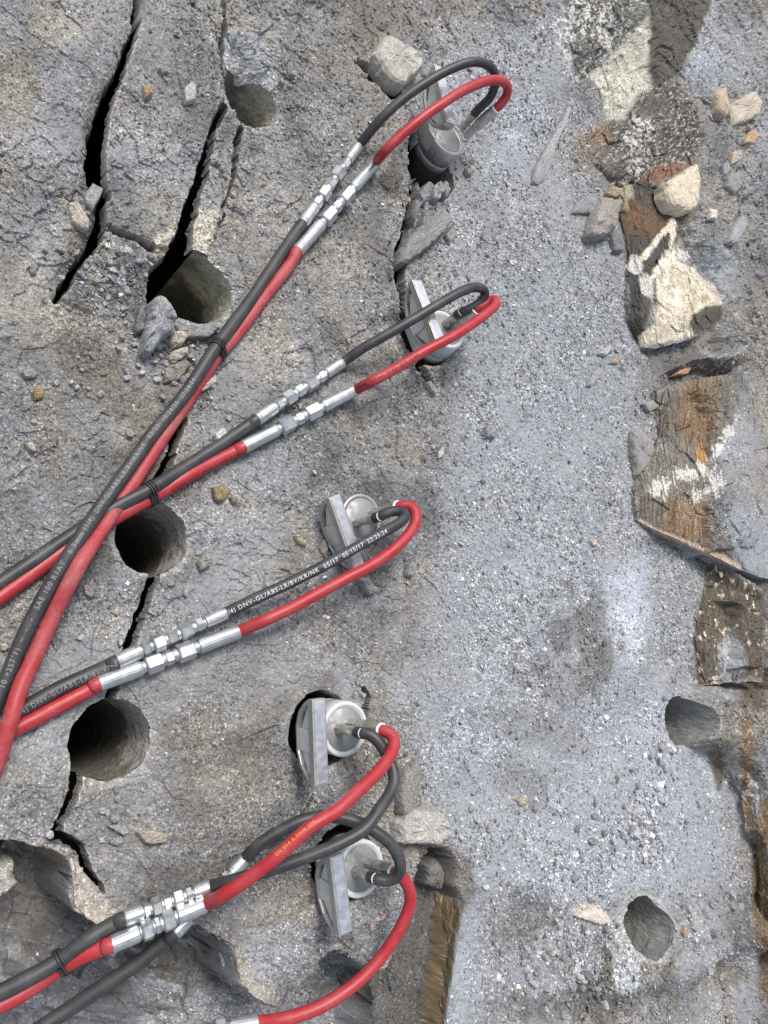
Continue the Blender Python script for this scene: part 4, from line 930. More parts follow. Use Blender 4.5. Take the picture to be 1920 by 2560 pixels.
# pebbles a person could still count, nothing tells them apart
_pz = [(1640,1900,60,120,16),(1560,2060,90,90,22),(1400,2420,120,80,26),(230,690,90,50,20),(380,640,50,40,10),(430,870,50,60,14),(520,1030,60,60,10),(1840,500,60,120,18),(1850,800,60,60,8),(1240,2060,90,90,14),(270,2040,90,60,12),(1130,420,60,50,8),(700,250,60,80,5),(330,900,70,50,14),(470,930,60,60,14),(300,820,60,50,12),(290,690,70,50,16),(1060,500,40,60,8),(150,560,110,120,5),(870,1700,90,80,6),(1760,2300,70,120,12),(1500,420,70,60,6),(1100,1150,120,160,6),(420,1480,140,160,8),(180,980,140,110,8)]
npb = 0
for (cx, cy, rx, ry, k) in _pz:
    for _ in range(k):
        a = rng.normal(cx, rx * .6); b = rng.normal(cy, ry * .6)
        if not (10 < a < 1910 and 10 < b < 2550): continue
        x, y = at(a, b, 0); x = float(x); y = float(y)
        if any(math.hypot(x - hw[0], y - hw[1]) < hw[2] + .004 for hw in HW): continue
        zz, zb = ground_at(x, y)
        if zb - zz > .01: continue
        s = float(rng.uniform(.0030, .0058)) * (1 + .5 * (a > 1300)); n = int(rng.integers(6, 9)); ph = rng.uniform(0, 6.3); el = rng.uniform(.55, 1); th = np.linspace(0, 2 * np.pi, n, endpoint=False)
        rr = s * rng.uniform(.75, 1.1, n); ox = rr * np.cos(th); oy = rr * np.sin(th) * el
        W = np.stack([x + ox * math.cos(ph) - oy * math.sin(ph), y + ox * math.sin(ph) + oy * math.cos(ph)], 1)
        tn = [np.array([.30,.30,.31]), np.array([.36,.36,.36]), np.array([.22,.22,.225]), np.array([.28,.262,.235]), np.array([.27,.27,.28])][int(rng.integers(0, 5))]
        V, Q, T = stone_mesh(W, zz, s * rng.uniform(.8, 1.3), tn, 900 + npb, .3)
        c = V.mean(0); o = link('pebble', mesh_np('pebble', V - c, Q, M_CHIP, T)); o.location = c
        tag(o, 'small angular grey or tan pebble lying among the grit', 'pebble', 'loose pebbles on the rock'); npb += 1

# ------------------------------------------------------------------ grit: chips nobody could count
def chip_points(n, x0, x1, y0, y1):
    a = rng.uniform(x0, x1, n); b = rng.uniform(y0, y1, n)
    return a, b
_key = (np.arange(NY)[:, None] * 1e5 + PX).ravel()
def grid_sample(a, b):
    """terrain height, region and tone under ground-plane pixels"""
    iy = np.clip(np.searchsorted(GY, b) - 1, 0, NY - 2)
    v = np.clip(np.searchsorted(_key, iy * 1e5 + a) - 1, 0, NY * NX - 2 - NX)
    zz = np.minimum(np.minimum(Z[v], Z[v + 1]), np.minimum(Z[v + NX], Z[v + NX + 1])); zx = np.maximum(np.maximum(Z[v], Z[v + 1]), np.maximum(Z[v + NX], Z[v + NX + 1]))
    return v, relief(a, b)[0], zx - zz
REGV = np.zeros(NX * NY, np.int8); REGV[QUADS[:, 0]] = REGION
_a, _b = chip_points(352000, -30, 2080, -50, 2650)
_v, _zc, _dz = grid_sample(_a, _b)
_x, _y = at(_a, _b, 0)
_ix, _iy = proj(_x, _y, _zc)
dens = .30 + .35 * INFO['sand'][_v] + .35 * sstep(-.1, .5, fbm(_x, _y, .09, 3, 601)) + .3 * sstep(.0, .4, fbm(_x, _y, .03, 3, 602))
for (cx, cy, rx, ry, s) in [(280,690,110,80,1.2),(430,880,140,90,.9),(1420,2420,140,120,.7),(1230,2040,120,130,.5),(1560,2060,150,110,.5),(1640,1900,60,110,.5),(1330,820,160,200,.35),(250,2020,170,110,.3),(1790,2320,90,120,.4)]:
    dens += s * np.exp(-(((_a - cx) / rx) ** 2 + ((_b - cy) / ry) ** 2))
for poly, s in [(BOULDER,.02),([(1625,989),(1695,954),(1834,937),(1840,1040),(1760,1200),(1800,1390),(1600,1300),(1591,1197),(1640,1100)],.06),([(1753,1396),(1915,1478),(1905,1706),(1735,1712),(1735,1540)],.12),([(1470,185),(1650,-60),(1800,-60),(1740,120),(1600,240),(1560,300),(1500,230)],.04),([(1400,-60),(1650,-60),(1500,190),(1412,110)],.25),([(1500,320),(1690,200),(1760,330),(1660,440),(1550,480),(1450,430)],.2),([(1085,2230),(1158,2262),(1105,2600),(1040,2600)],.05),([(556,90),(650,100),(700,215),(590,215)],.25),([(1560,2235),(1660,2260),(1650,2392),(1540,2360)],.1)]:
    dens *= np.where(sdpoly(_ix, _iy, poly) > 0, s, 1)
dens *= np.where(INFO['low'][_v] > .5, .45, 1)
for hw in HW: dens *= np.hypot(_x - hw[0], _y - hw[1]) > hw[2] + .002
dens *= (_dz < .007) * (INFO['ck'][_v] > 2) * (REGV[_v] >= 0)
dens *= .25 + 1.0 * TONE[_v][:, 3]
ok = rng.random(len(_a)) < dens * .66
_x, _y, _zc, _v, _a, _b = _x[ok], _y[ok], _zc[ok], _v[ok], _a[ok], _b[ok]
nC_ = len(_x)
scl = np.hypot(*(np.array(at(_a + 1, _b, 0)) - np.array([_x, _y])))      # metres per pixel, finer chips nearer
szpx = np.clip(rng.lognormal(math.log(2.15), .46, nC_), 1.0, 9)
coarse = np.zeros(nC_)
for (cx, cy, rx, ry, s) in [(280,680,100,80,1.7),(430,880,120,80,1.1),(1420,2440,110,90,1.2),(1240,2060,70,70,.7),(1580,2060,100,80,.9),(1640,1920,40,90,.9),(1850,560,60,160,.5),(520,1010,60,40,.6)]:
    coarse += s * np.exp(-(((_a - cx) / rx) ** 2 + ((_b - cy) / ry) ** 2))
size = szpx * (1 + .75 * coarse) * np.minimum(scl, .00085)
kind = rng.random(nC_)
loc = TONE[_v][:, :3]
lum = loc.mean(1, keepdims=True)
pal = np.where(kind[:, None] < .52, np.array([[.20,.205,.215]]), np.where(kind[:, None] < .70, np.array([[.115,.113,.11]]), np.where(kind[:, None] < .87, np.array([[.40,.405,.415]]), np.where(kind[:, None] < .95, np.array([[.25,.215,.17]]), np.array([[.50,.495,.48]])))))
lift = np.clip(lum / .22, .55, 1.7)
CH = pal * .62 * lift * rng.uniform(.7, 1.35, (nC_, 1)) + loc * .38
CH = np.clip(CH * np.array([[1.0, 1.0, 1.02]]), .02, .78)
rot = rng.uniform(0, 6.283, (nC_, 3))
asp = np.stack([np.ones(nC_), rng.uniform(.55, 1, nC_), rng.uniform(.3, .7, nC_)], 1)
# chips on the loosened blocks are a part of each block; the rest is one scatter on the ground
OCT = np.array([[1,0,.1],[-.9,.25,0],[.1,1,-.15],[-.15,-.95,.1],[.2,.1,.9],[-.1,.1,-1]], float)
OF = np.array([[0,2,4],[2,1,4],[1,3,4],[3,0,4],[2,0,5],[1,2,5],[3,1,5],[0,3,5]])
def rotm(r):
    cx, sx, cy, sy, cz, sz = np.cos(r[:, 0]), np.sin(r[:, 0]), np.cos(r[:, 1]), np.sin(r[:, 1]), np.cos(r[:, 2]), np.sin(r[:, 2])
    return np.stack([np.stack([cy * cz, sx * sy * cz - cx * sz, cx * sy * cz + sx * sz], 1), np.stack([cy * sz, sx * sy * sz + cx * cz, cx * sy * sz - sx * cz], 1), np.stack([-sy, sx * cy, cx * cy], 1)], 1)
def chip_mesh(name, idx, parent):
    p = OCT[None] * asp[idx][:, None, :] * size[idx][:, None, None]
    p = p + (rng.random(p.shape) - .5) * size[idx][:, None, None] * .5
    p = np.einsum('nij,nkj->nki', rotm(rot[idx] * np.array([[.16, .16, 1]])), p)
    p = p + np.stack([_x[idx], _y[idx], _zc[idx] + size[idx] * .18], 1)[:, None, :]
    V = p.reshape(-1, 3); F = (np.arange(len(idx))[:, None, None] * 6 + OF[None]).reshape(-1, 3)
    o = link(name, mesh_np(name, V, F, M_CHIP, np.repeat(CH[idx], 6, 0)), parent)
    o['kind'] = 'stuff'; return o
reg = REGV[_v]
for k, bo_ in enumerate(BLOCK_OBJ):
    idx = np.where(reg == k + 1)[0]
    if len(idx): chip_mesh('grit', idx, bo_)
idx = np.where(reg == 0)[0]
big = idx[np.argsort(-size[idx])]
# the scatter on the ground: points carrying size, turn and tone, a chip on each
def chip_template(seed):
    r = np.random.default_rng(seed); V = OCT * np.array([1, r.uniform(.6, 1), r.uniform(.75, 1)]) + (r.random((6, 3)) - .5) * .5
    return bpy.data.objects.new('chip', mesh_np('chip', V, OF, M_CHIP_I))
def scatter(name, idx, tmpl):
    me = bpy.data.meshes.new(name); n = len(idx)
    me.vertices.add(n); me.vertices.foreach_set('co', np.stack([_x[idx], _y[idx], _zc[idx] + size[idx] * .18], 1).astype(np.float32).ravel())
    a = me.attributes.new('turn', 'FLOAT_VECTOR', 'POINT'); a.data.foreach_set('vector', (rot[idx] * np.array([[.16, .16, 1]])).astype(np.float32).ravel())
    a = me.attributes.new('size', 'FLOAT_VECTOR', 'POINT'); a.data.foreach_set('vector', (asp[idx] * size[idx][:, None]).astype(np.float32).ravel())
    a = me.attributes.new('tone', 'FLOAT_COLOR', 'POINT'); c = np.ones((n, 4), np.float32); c[:, :3] = CH[idx]; a.data.foreach_set('color', c.ravel())
    o = link(name, me)
    ng = bpy.data.node_groups.new(name, 'GeometryNodeTree')
    ng.interface.new_socket('Geometry', in_out='INPUT', socket_type='NodeSocketGeometry'); ng.interface.new_socket('Geometry', in_out='OUTPUT', socket_type='NodeSocketGeometry')
    N = ng.nodes; gi = N.new('NodeGroupInput'); go = N.new('NodeGroupOutput'); ip = N.new('GeometryNodeInstanceOnPoints'); oi = N.new('GeometryNodeObjectInfo')
    oi.inputs['Object'].default_value = tmpl; oi.inputs['As Instance'].default_value = True
    at1 = N.new('GeometryNodeInputNamedAttribute'); at1.data_type = 'FLOAT_VECTOR'; at1.inputs[0].default_value = 'turn'
    at2 = N.new('GeometryNodeInputNamedAttribute'); at2.data_type = 'FLOAT_VECTOR'; at2.inputs[0].default_value = 'size'
    e2r = N.new('FunctionNodeEulerToRotation')
    L = ng.links
    L.new(gi.outputs[0], ip.inputs['Points']); L.new(oi.outputs['Geometry'], ip.inputs['Instance'])
    L.new(at1.outputs['Attribute'], e2r.inputs[0]); L.new(e2r.outputs[0], ip.inputs['Rotation']); L.new(at2.outputs['Attribute'], ip.inputs['Scale'])
    L.new(ip.outputs[0], go.inputs[0])
    md = o.modifiers.new('scatter', 'NODES'); md.node_group = ng
    return tag(o, 'fine crushed rock grit lying all over the grey ground', None, None, 'stuff')
for s in range(3):
    scatter('gravel', idx[s::3], chip_template(s + 5))

# ------------------------------------------------------------------ sweeps
def spline(P, step=.0035):
    P = [Vector(p) for p in P]
    Q = [P[0] * 2 - P[1]] + P + [P[-1] * 2 - P[-2]]
    out = []
    for i in range(1, len(Q) - 2):
        p0, p1, p2, p3 = Q[i - 1:i + 3]
        t0 = 0.0; t1 = t0 + max((p1 - p0).length, 1e-6) ** .5; t2 = t1 + max((p2 - p1).length, 1e-6) ** .5; t3 = t2 + max((p3 - p2).length, 1e-6) ** .5
        n = max(2, int((p2 - p1).length / step))
        for k in range(n):
            t = t1 + (t2 - t1) * k / n
            a1 = p0 * ((t1 - t) / (t1 - t0)) + p1 * ((t - t0) / (t1 - t0)); a2 = p1 * ((t2 - t) / (t2 - t1)) + p2 * ((t - t1) / (t2 - t1)); a3 = p2 * ((t3 - t) / (t3 - t2)) + p3 * ((t - t2) / (t3 - t2))
            b1 = a1 * ((t2 - t) / (t2 - t0)) + a2 * ((t - t0) / (t2 - t0)); b2 = a2 * ((t3 - t) / (t3 - t1)) + a3 * ((t - t1) / (t3 - t1))
            out.append(b1 * ((t2 - t) / (t2 - t1)) + b2 * ((t - t1) / (t2 - t1)))
    out.append(P[-1])
    # even out small wobbles
    for _ in range(3):
        out = [out[0]] + [out[i] * .5 + (out[i - 1] + out[i + 1]) * .25 for i in range(1, len(out) - 1)] + [out[-1]]
    return out
def frames(path):
    T = [(path[min(i + 1, len(path) - 1)] - path[max(i - 1, 0)]).normalized() for i in range(len(path))]
    up = Vector((0, 0, 1)); N = []
    n = (up - T[0] * up.dot(T[0])).normalized()
    for t in T:
        n = (n - t * n.dot(t)).normalized(); N.append(n)
    return T, N
def tube_mesh(name, path, r, mat, sides=22, caps=True):
    T, N = frames(path); V = []; 
    for p, t, n in zip(path, T, N):
        b = t.cross(n)
        for k in range(sides):
            a = 2 * math.pi * k / sides
            V.append(p + (n * math.cos(a) + b * math.sin(a)) * r)
    Q = []
    for i in range(len(path) - 1):
        for k in range(sides):
            k2 = (k + 1) % sides
            Q.append((i * sides + k, i * sides + k2, (i + 1) * sides + k2, (i + 1) * sides + k))
    me = mesh_np(name, np.array([tuple(v) for v in V]), np.array(Q), mat, smooth=True)
    return me
def lathe(name, A, B, prof, mat, sides=24, ref=None, smooth=True):
    """turned or hexagonal piece along A-B; prof = [(t metres from A, radius)]"""
    t = (B - A).normalized(); ref = ref or Vector((0, 0, 1))
    n = ref - t * ref.dot(t)
    if n.length < 1e-4: n = Vector((1, 0, 0)) - t * t.x
    n.normalize(); b = t.cross(n)
    bm = bmesh.new(); rings = []
    for s, r in prof:
        rings.append([bm.verts.new(A + t * s + (n * math.cos(2 * math.pi * (k + .5) / sides) + b * math.sin(2 * math.pi * (k + .5) / sides)) * max(r, 1e-5)) for k in range(sides)])
    for i in range(len(rings) - 1):
        for k in range(sides):
            k2 = (k + 1) % sides
            f = bm.faces.new((rings[i][k], rings[i][k2], rings[i + 1][k2], rings[i + 1][k])); f.smooth = smooth
    bm.faces.new(rings[0][::-1]); bm.faces.new(rings[-1])
    if smooth:
        for e in bm.edges:
            if len(e.link_faces) == 2 and e.calc_face_angle(0) > .6: e.smooth = False
    bmesh.ops.recalc_face_normals(bm, faces=bm.faces)
    me = bpy.data.meshes.new(name); bm.to_mesh(me); bm.free(); me.materials.append(mat); return me

def ferrule(parent, A, B, r, mat, flat=True, grooves=True):
    """crimped sleeve, hose side at A: eight pressed flats between rolled ends"""
    L = (B - A).length
    g = r * .06
    prof = [(0, r * .88), (L * .015, r * .97), (L * .05, r), (L * .07, r - g), (L * .085, r), (L * .12, r), (L * .135, r - g), (L * .15, r * .99), (L * .80, r * .985), (L * .83, r * .93), (L * .86, r * .93), (L * .88, r * .96), (L * .97, r * .95), (L, r * .86)] if grooves else [(0, r * .9), (L * .02, r * .985), (L * .04, r), (L * .93, r), (L * .97, r * .97), (L, r * .90)]
    me = lathe('ferrule', A, B, prof, mat, 24 if not flat else 16, smooth=not flat)
    if not flat: pass
    return link('ferrule', me, parent)
def nut(parent, A, B, r, mat, ref=None, name='hex_nut'):
    L = (B - A).length; c = min(.0014, L * .12)
    me = lathe(name, A, B, [(0, r * .86), (c, r), (L - c, r), (L, r * .86)], mat, 6, ref or Vector((.25, .3, 1)), smooth=False)
    return link(name, me, parent)
def collar(parent, A, B, r, mat, name='threaded_collar'):
    L = (B - A).length; n = max(2, int(L / .0011)); prof = []
    for k in range(n + 1):
        prof.append((L * k / n, r * (1.0 if k % 2 else .93)))
    return link(name, lathe(name, A, B, prof, mat, 20), parent)

_txt_cache = {}
def lettering(parent, path, r, text, s0, size, mat, phi=0.0, rev=False, toward=None, wob=0.0):
    """print wrapped on a hose: text runs along the path from arc length s0"""
    cu = bpy.data.curves.new('print', 'FONT'); cu.body = text; cu.size = size; cu.resolution_u = 2; cu.space_character = 1.2; cu.offset = size * .012
    ob = bpy.data.objects.new('print', cu); col.objects.link(ob)
    bpy.context.view_layer.update()
    me = bpy.data.meshes.new_from_object(ob.evaluated_get(bpy.context.evaluated_depsgraph_get()))
    col.objects.unlink(ob); bpy.data.objects.remove(ob)
    bm = bmesh.new(); bm.from_mesh(me); bmesh.ops.triangulate(bm, faces=bm.faces)
    for _ in range(3): bmesh.ops.subdivide_edges(bm, edges=[e for e in bm.edges if e.calc_length() > .0014], cuts=1)
    bmesh.ops.triangulate(bm, faces=bm.faces); bm.to_mesh(me); bm.free()
    P = path[::-1] if rev else path
    S = [0.0]
    for a, b in zip(P, P[1:]): S.append(S[-1] + (b - a).length)
    T, _ = frames(P); S = np.array(S)
    toward = toward or Vector((0, 0, CAMH))
    for v in me.vertices:
        s = s0 + v.co.x; k = int(np.clip(np.searchsorted(S, s) - 1, 0, len(P) - 2)); f = (s - S[k]) / max(S[k + 1] - S[k], 1e-9)
        p = P[k].lerp(P[k + 1], min(max(f, 0), 1)); t = T[k].lerp(T[k + 1], min(max(f, 0), 1)).normalized()
        n = (toward - p); n = (n - t * n.dot(t)).normalized(); b = n.cross(t)
        a = (v.co.y - size * .34) / r + phi + wob * (s - s0)
        v.co = p + (n * math.cos(a) + b * math.sin(a)) * (r + .00022)
    me.materials.append(mat); me.name = 'lettering'
    return link('lettering', me, parent)

def thing(name, label, cat, loc, group=None):
    o = bpy.data.objects.new(name, None); o.empty_display_size = .02; col.objects.link(o); o.location = loc
    return tag(o, label, cat, group)
def adopt(root):
    """children were built in world space: keep them there under a root that stands elsewhere"""
    for c in root.children: c.matrix_parent_inverse = Matrix.Translation(root.location).inverted()

def lay_on(pts):
    """image points with a height above the rock (or ('z', height)) -> places in the world"""
    out = []
    for p in pts:
        if len(p) == 4: out.append(atv(p[0], p[1], p[2])); continue
        z = p[2]
        for _ in range(3):
            x, y = at(p[0], p[1], z); z = ground_at(float(x), float(y))[1] + p[2]
        out.append(atv(p[0], p[1], z))
    return out

# ------------------------------------------------------------------ rock splitters
def solid(name, faces_pts, mat, bevel=.0):
    bm = bmesh.new()
    vs = {}
    def gv(p):
        k = tuple(round(c, 6) for c in p)
        if k not in vs: vs[k] = bm.verts.new(p)
        return vs[k]
    for f in faces_pts:
        try: bm.faces.new([gv(p) for p in f])
        except ValueError: pass
    bmesh.ops.recalc_face_normals(bm, faces=bm.faces)
    if bevel: bmesh.ops.bevel(bm, geom=[e for e in bm.edges if len(e.link_faces) == 2 and e.calc_face_angle(0) > .5], offset=bevel, segments=2, affect='EDGES', profile=.6)
    me = bpy.data.meshes.new(name); bm.to_mesh(me); bm.free(); me.materials.append(mat); return me
def prism(name, poly, axis_fn, d0, d1, mat, bevel=0.0, hole=None):
    """extrude a polygon (2-D) between depths d0 and d1; with hole: a ring of the same vertex count"""
    n = len(poly); F = []
    if hole is None:
        F.append([axis_fn(p, d0) for p in poly][::-1]); F.append([axis_fn(p, d1) for p in poly])
    for i in range(n):
        j = (i + 1) % n
        F.append([axis_fn(poly[i], d0), axis_fn(poly[j], d0), axis_fn(poly[j], d1), axis_fn(poly[i], d1)])
        if hole is not None:
            F.append([axis_fn(hole[i], d1), axis_fn(hole[j], d1), axis_fn(hole[j], d0), axis_fn(hole[i], d0)])
            F.append([axis_fn(poly[i], d0), axis_fn(hole[i], d0), axis_fn(hole[j], d0), axis_fn(poly[j], d0)])
            F.append([axis_fn(poly[i], d1), axis_fn(poly[j], d1), axis_fn(hole[j], d1), axis_fn(hole[i], d1)])
    return solid(name, F, mat, bevel)

SPLITTERS = [
 # cap centre, bar end, bar end (image), cap height, lean in degrees, material, label
 ((1118,342),(1107.6,149.4),(1124,314.7),.034,8,M_STEEL,'hydraulic rock splitter tilted out of the joint, topmost and most exposed, dark cylinder showing'),
 ((1115,822),(1054.7,686.8),(1094,872),.020,13,M_ZINCW,'hydraulic rock splitter sitting in a jagged dark hole, second from the top'),
 ((905.5,1294.5),(832.7,1240),(903,1418),.010,-4,M_STEEL,'hydraulic rock splitter half buried in rubble, with printed black hose arching over its brushed handle'),
 ((864,1823),(794,1747),(808.6,1965.6),.016,-4,M_ZINCW,'hydraulic rock splitter with its round cap fully open to view, beside the clean open holes'),
 ((904,2173),(840,2138),(867,2337),.012,-2,M_ZINCW,'hydraulic rock splitter under the looped black hoses, lowest in its row'),
]
SPL = []
for (cp, b0, b1, zc, lean, mt, lb) in SPLITTERS:
    gz = ground_at(*[float(v) for v in at(cp[0], cp[1], zc)])[1]
    gz = max(min(gz, .012), -.012); zc += gz
    C0 = atv(cp[0], cp[1], zc); A = atv(b0[0], b0[1], zc + .045); B = atv(b1[0], b1[1], zc + .045)
    yv = (A - B); yv.z = 0; hb = min(yv.length, .108) / 2; yv.normalize(); xv = Vector((yv.y, -yv.x, 0)); zv = Vector((0, 0, 1))
    if xv.x < 0: xv = -xv
    la = math.radians(lean); yv, zv = yv * math.cos(la) - zv * math.sin(la), zv * math.cos(la) + yv * math.sin(la)
    T = .056 if lean == 8 else .045
    A = atv(b0[0], b0[1], C0.z + T); B = atv(b1[0], b1[1], C0.z + T); off = (A + B) / 2 - C0
    hx = off.dot(xv); hy = off.dot(yv)
    root = thing('rock_splitter', lb, 'rock splitter', Vector((C0.x, C0.y, 0)), 'hydraulic rock splitters set in the drill holes')
    ax = lambda p, d: C0 + xv * (hx + d) + yv * (hy + p[0]) + zv * p[1]
    w = .0092; k = hb / .049
    outer = [(-.049, T), (.049, T), (.049, T - .009), (.044, T - .020), (.033, T - .033), (.015, T - .041), (-.015, T - .041), (-.033, T - .033), (-.044, T - .020), (-.049, T - .009)]
    inner = [(-.0425, T - .0105), (.0425, T - .0105), (.0422, T - .0125), (.0385, T - .0195), (.0285, T - .0300), (.013, T - .0365), (-.013, T - .0365), (-.0285, T - .0300), (-.0385, T - .0195), (-.0422, T - .0125)]
    outer = [(a_ * k, b_) for a_, b_ in outer]; inner = [(a_ * k, b_) for a_, b_ in inner]
    link('handle', prism('handle', outer, ax, -w, w, M_STEEL, .0011, inner), root)
    # bright top of the bar, a little proud of it
    tp = [(-.0465 * k, T - .0005), (.0465 * k, T - .0005), (.0465 * k, T + .0011), (-.0465 * k, T + .0011)]
    link('handle_top', prism('handle_top', tp, ax, -w + .0026, w - .0022, M_BAR, .0005), root)
    # cast plate seen through the handle, in three steps
    for (y0, y1, lo_, dx) in ((-.0385 * k, -.0135 * k, T - .0215, .0), (-.0135 * k, .0125 * k, T - .0364, -.0024), (.0125 * k, .0385 * k, T - .0215, .0006)):
        pl_ = [(y0, lo_), (y1, T - .0365), (y1, T - .0107), (y0, T - .0107)] if y0 < -.02 * k else ([(y0, T - .0365), (y1, lo_), (y1, T - .0107), (y0, T - .0107)] if y1 > .02 * k else [(y0, T - .0364), (y1, T - .0364), (y1, T - .0107), (y0, T - .0107)])
        link('cast_plate', prism('cast_plate', pl_, ax, -.0045 + dx, .0068 + dx, M_ZINCW, .0009), root)
    # neck between handle and cylinder
    nk = lambda p, d: C0 + xv * (hx + w - .001 + d * (-hx - w - .027)) + yv * (hy * (1 - d) + p[0]) + zv * p[1]
    link('neck', prism('neck', [(-.021, -.024), (.021, -.024), (.017, .001), (-.017, .001)], nk, 0, 1, mt, .0015), root)
    R = .0335
    bot = C0 - zv * .17; L = .17
    cyl = link('cylinder', lathe('cylinder', bot, C0, [(0, R * .94), (L - .046, R * .94), (L - .0455, R * .955)], M_BODY, 64), root)
    link('collar', lathe('collar', C0 - zv * .0455, C0, [(0, R * .96), (.001, R), (.012, R), (.0125, R * .985), (.0135, R * .985), (.014, R), (.0425, R), (.0448, R * .975), (.0455, R * .93), (.0455, R * .84), (.0437, R * .825)], mt, 64), root)
    link('end_cap', lathe('end_cap', C0 - zv * .02, C0, [(0, R * .80), (.0186, R * .80), (.0194, R * .785), (.0196, .004), (.0196, .0005)], M_CAP, 64), root)
    adopt(root)
    SPL.append(dict(root=root, C=C0, zc=zc, R=R, zv=zv))
# the holes were drilled for them; rubble packs the third
# ------------------------------------------------------------------ hoses
def sleeve_top(S, s_px, e_px):
    """fitting rising from the cap: start on the cap, end where it stays most upright"""
    C, zv = S['C'], S['zv']
    A0 = atv(s_px[0], s_px[1], S['zc'])
    for _ in range(4):                                   # onto the plane of the cap
        h = (A0 - C).dot(zv); A0 = atv(s_px[0], s_px[1], A0.z - h)
    def miss(d):
        p = A0 + zv * d; q = proj(p.x, p.y, p.z); return math.hypot(q[0] - e_px[0], q[1] - e_px[1]) + abs(d - .046) * 500
    d = min(np.arange(.034, .062, .002), key=miss); E = A0 + zv * d
    return A0, atv(e_px[0], e_px[1], E.z) * .75 + E * .25

def build_pair(i, S, blk, red, kb, kr):
    """pigtails of splitter i from its cap to the couplings, then the supply hoses. blk/red: dict of image data"""
    out = {}
    for key, D, rp, rs, mat_p, mat_s in (('black', blk, .0069, .0076, M_RUB, D_MAT[i][0]), ('red', red, .0072, .0080, M_RED, D_MAT[i][1])):
        pig = thing('hydraulic_hose', D['label'], 'hydraulic hose', Vector((0, 0, 0)), 'short hoses on the rock splitters')
        A, B = sleeve_top(S, D['s'], D['e'])
        L = (B - A).length; t = (B - A).normalized(); up = Vector((.2, .1, 1))
        rr = .0062 if key == 'black' else .0086
        A2 = A - t * .004
        nut(pig, A2, A + t * L * .22, rr * (1.05 if key == 'black' else .86), M_FITB, Vector((1, .3, 0)))
        collar(pig, A + t * L * .22, A + t * L * .34, rr * .82, M_FITB)
        me = lathe('ferrule', A + t * L * .34, B, [(0, rr * .9), (L * .03, rr), (L * .50, rr), (L * .515, rr * .95), (L * .53, rr), (L * .56, rr), (L * .575, rr * .95), (L * .59, rr), (L * .655, rr), (L * .66, rr * .9)], M_FITB if key == 'black' else M_FITB, 24)
        fer_ = link('ferrule', me, pig)
        me = lathe('ferrule_lip', B - t * .0012, B + t * .0004, [(0, rr * .9), (0, rr * 1.02), (.0016, rr * 1.02), (.0016, rr * .9)], M_WHITE, 24); link('ferrule_lip', me, fer_)
        z0 = B.z
        P = [B - t * .012, B]
        for p in D['loop']:
            P.append(atv(p[0], p[1], p[2] if len(p) == 4 else z0 + p[2]))
        e = lay_on([D['c'][0]])[0]; f = lay_on([D['c'][1]])[0]
        ct = (f - e).normalized(); CL = (f - e).length
        P.append(e); P.append(e + ct * .008)
        path = spline(P)
        tb = link('tube', tube_mesh('tube', path, rp, mat_p), pig); out[key] = (pig, path, rp, tb)
        sup = thing('hydraulic_hose', D['slabel'], 'hydraulic hose', Vector((0, 0, 0)), 'long supply hoses running off to the left') if D.get('slabel') else pig
        if key == 'black':
            rs_ = .0069
            seg = [('f', 0, .205, 1.12, pig), ('c', .205, .225, .86, pig), ('n', .225, .295, 1.12, pig), ('c', .295, .335, .95, pig), ('n', .335, .445, 1.42, pig), ('c', .445, .475, .98, sup), ('n', .475, .560, 1.16, sup), ('c', .560, .590, .98, sup), ('n', .590, .690, 1.42, sup), ('c', .690, .720, .9, sup), ('n', .720, .785, 1.12, sup), ('c', .785, .80, .86, sup), ('r', .80, 1.0, 1.12, sup)]
        else:
            seg = [('f', 0, .31, 1.24, pig), ('c', .31, .345, 1.0, pig), ('n', .345, .465, 1.56, pig), ('c', .465, .50, 1.08, sup), ('n', .50, .555, 1.22, sup), ('c', .555, .58, 1.08, sup), ('n', .58, .69, 1.56, sup), ('c', .69, .715, 1.0, sup), ('r', .715, 1.0, 1.24, sup)]
        for kind, a, b, k, par in seg:
            pa = e + ct * CL * a; pb = e + ct * CL * b; r = (.0077 if kind == 'r' and key == 'black' else .0069) * k
            if kind == 'f': ferrule(par, pa, pb, r, M_ZINC, grooves=key == 'black')
            elif kind == 'r': ferrule(par, pb, pa, r, M_ZINC, grooves=key == 'black')
            elif kind == 'n': nut(par, pa, pb, r, M_ZINC, Vector((random.uniform(-.5, .5), random.uniform(-.5, .5), 1)))
            else: collar(par, pa, pb, r, M_ZINC)
        if D.get('sup'):
            P = [f - ct * .008, f, f + ct * .006] + lay_on(D['sup'])
            spath = spline(P)
            tb = link('tube', tube_mesh('tube', spath, rs, mat_s), sup)
            out['s' + key] = (sup, spath, rs, tb)
    return out
D_MAT = [(M_RUBD, M_REDD), (M_RUB, M_RED), (M_RUB, M_RED), (M_RUBD, M_RED), (M_RUBD, M_RED)]
Hs = []
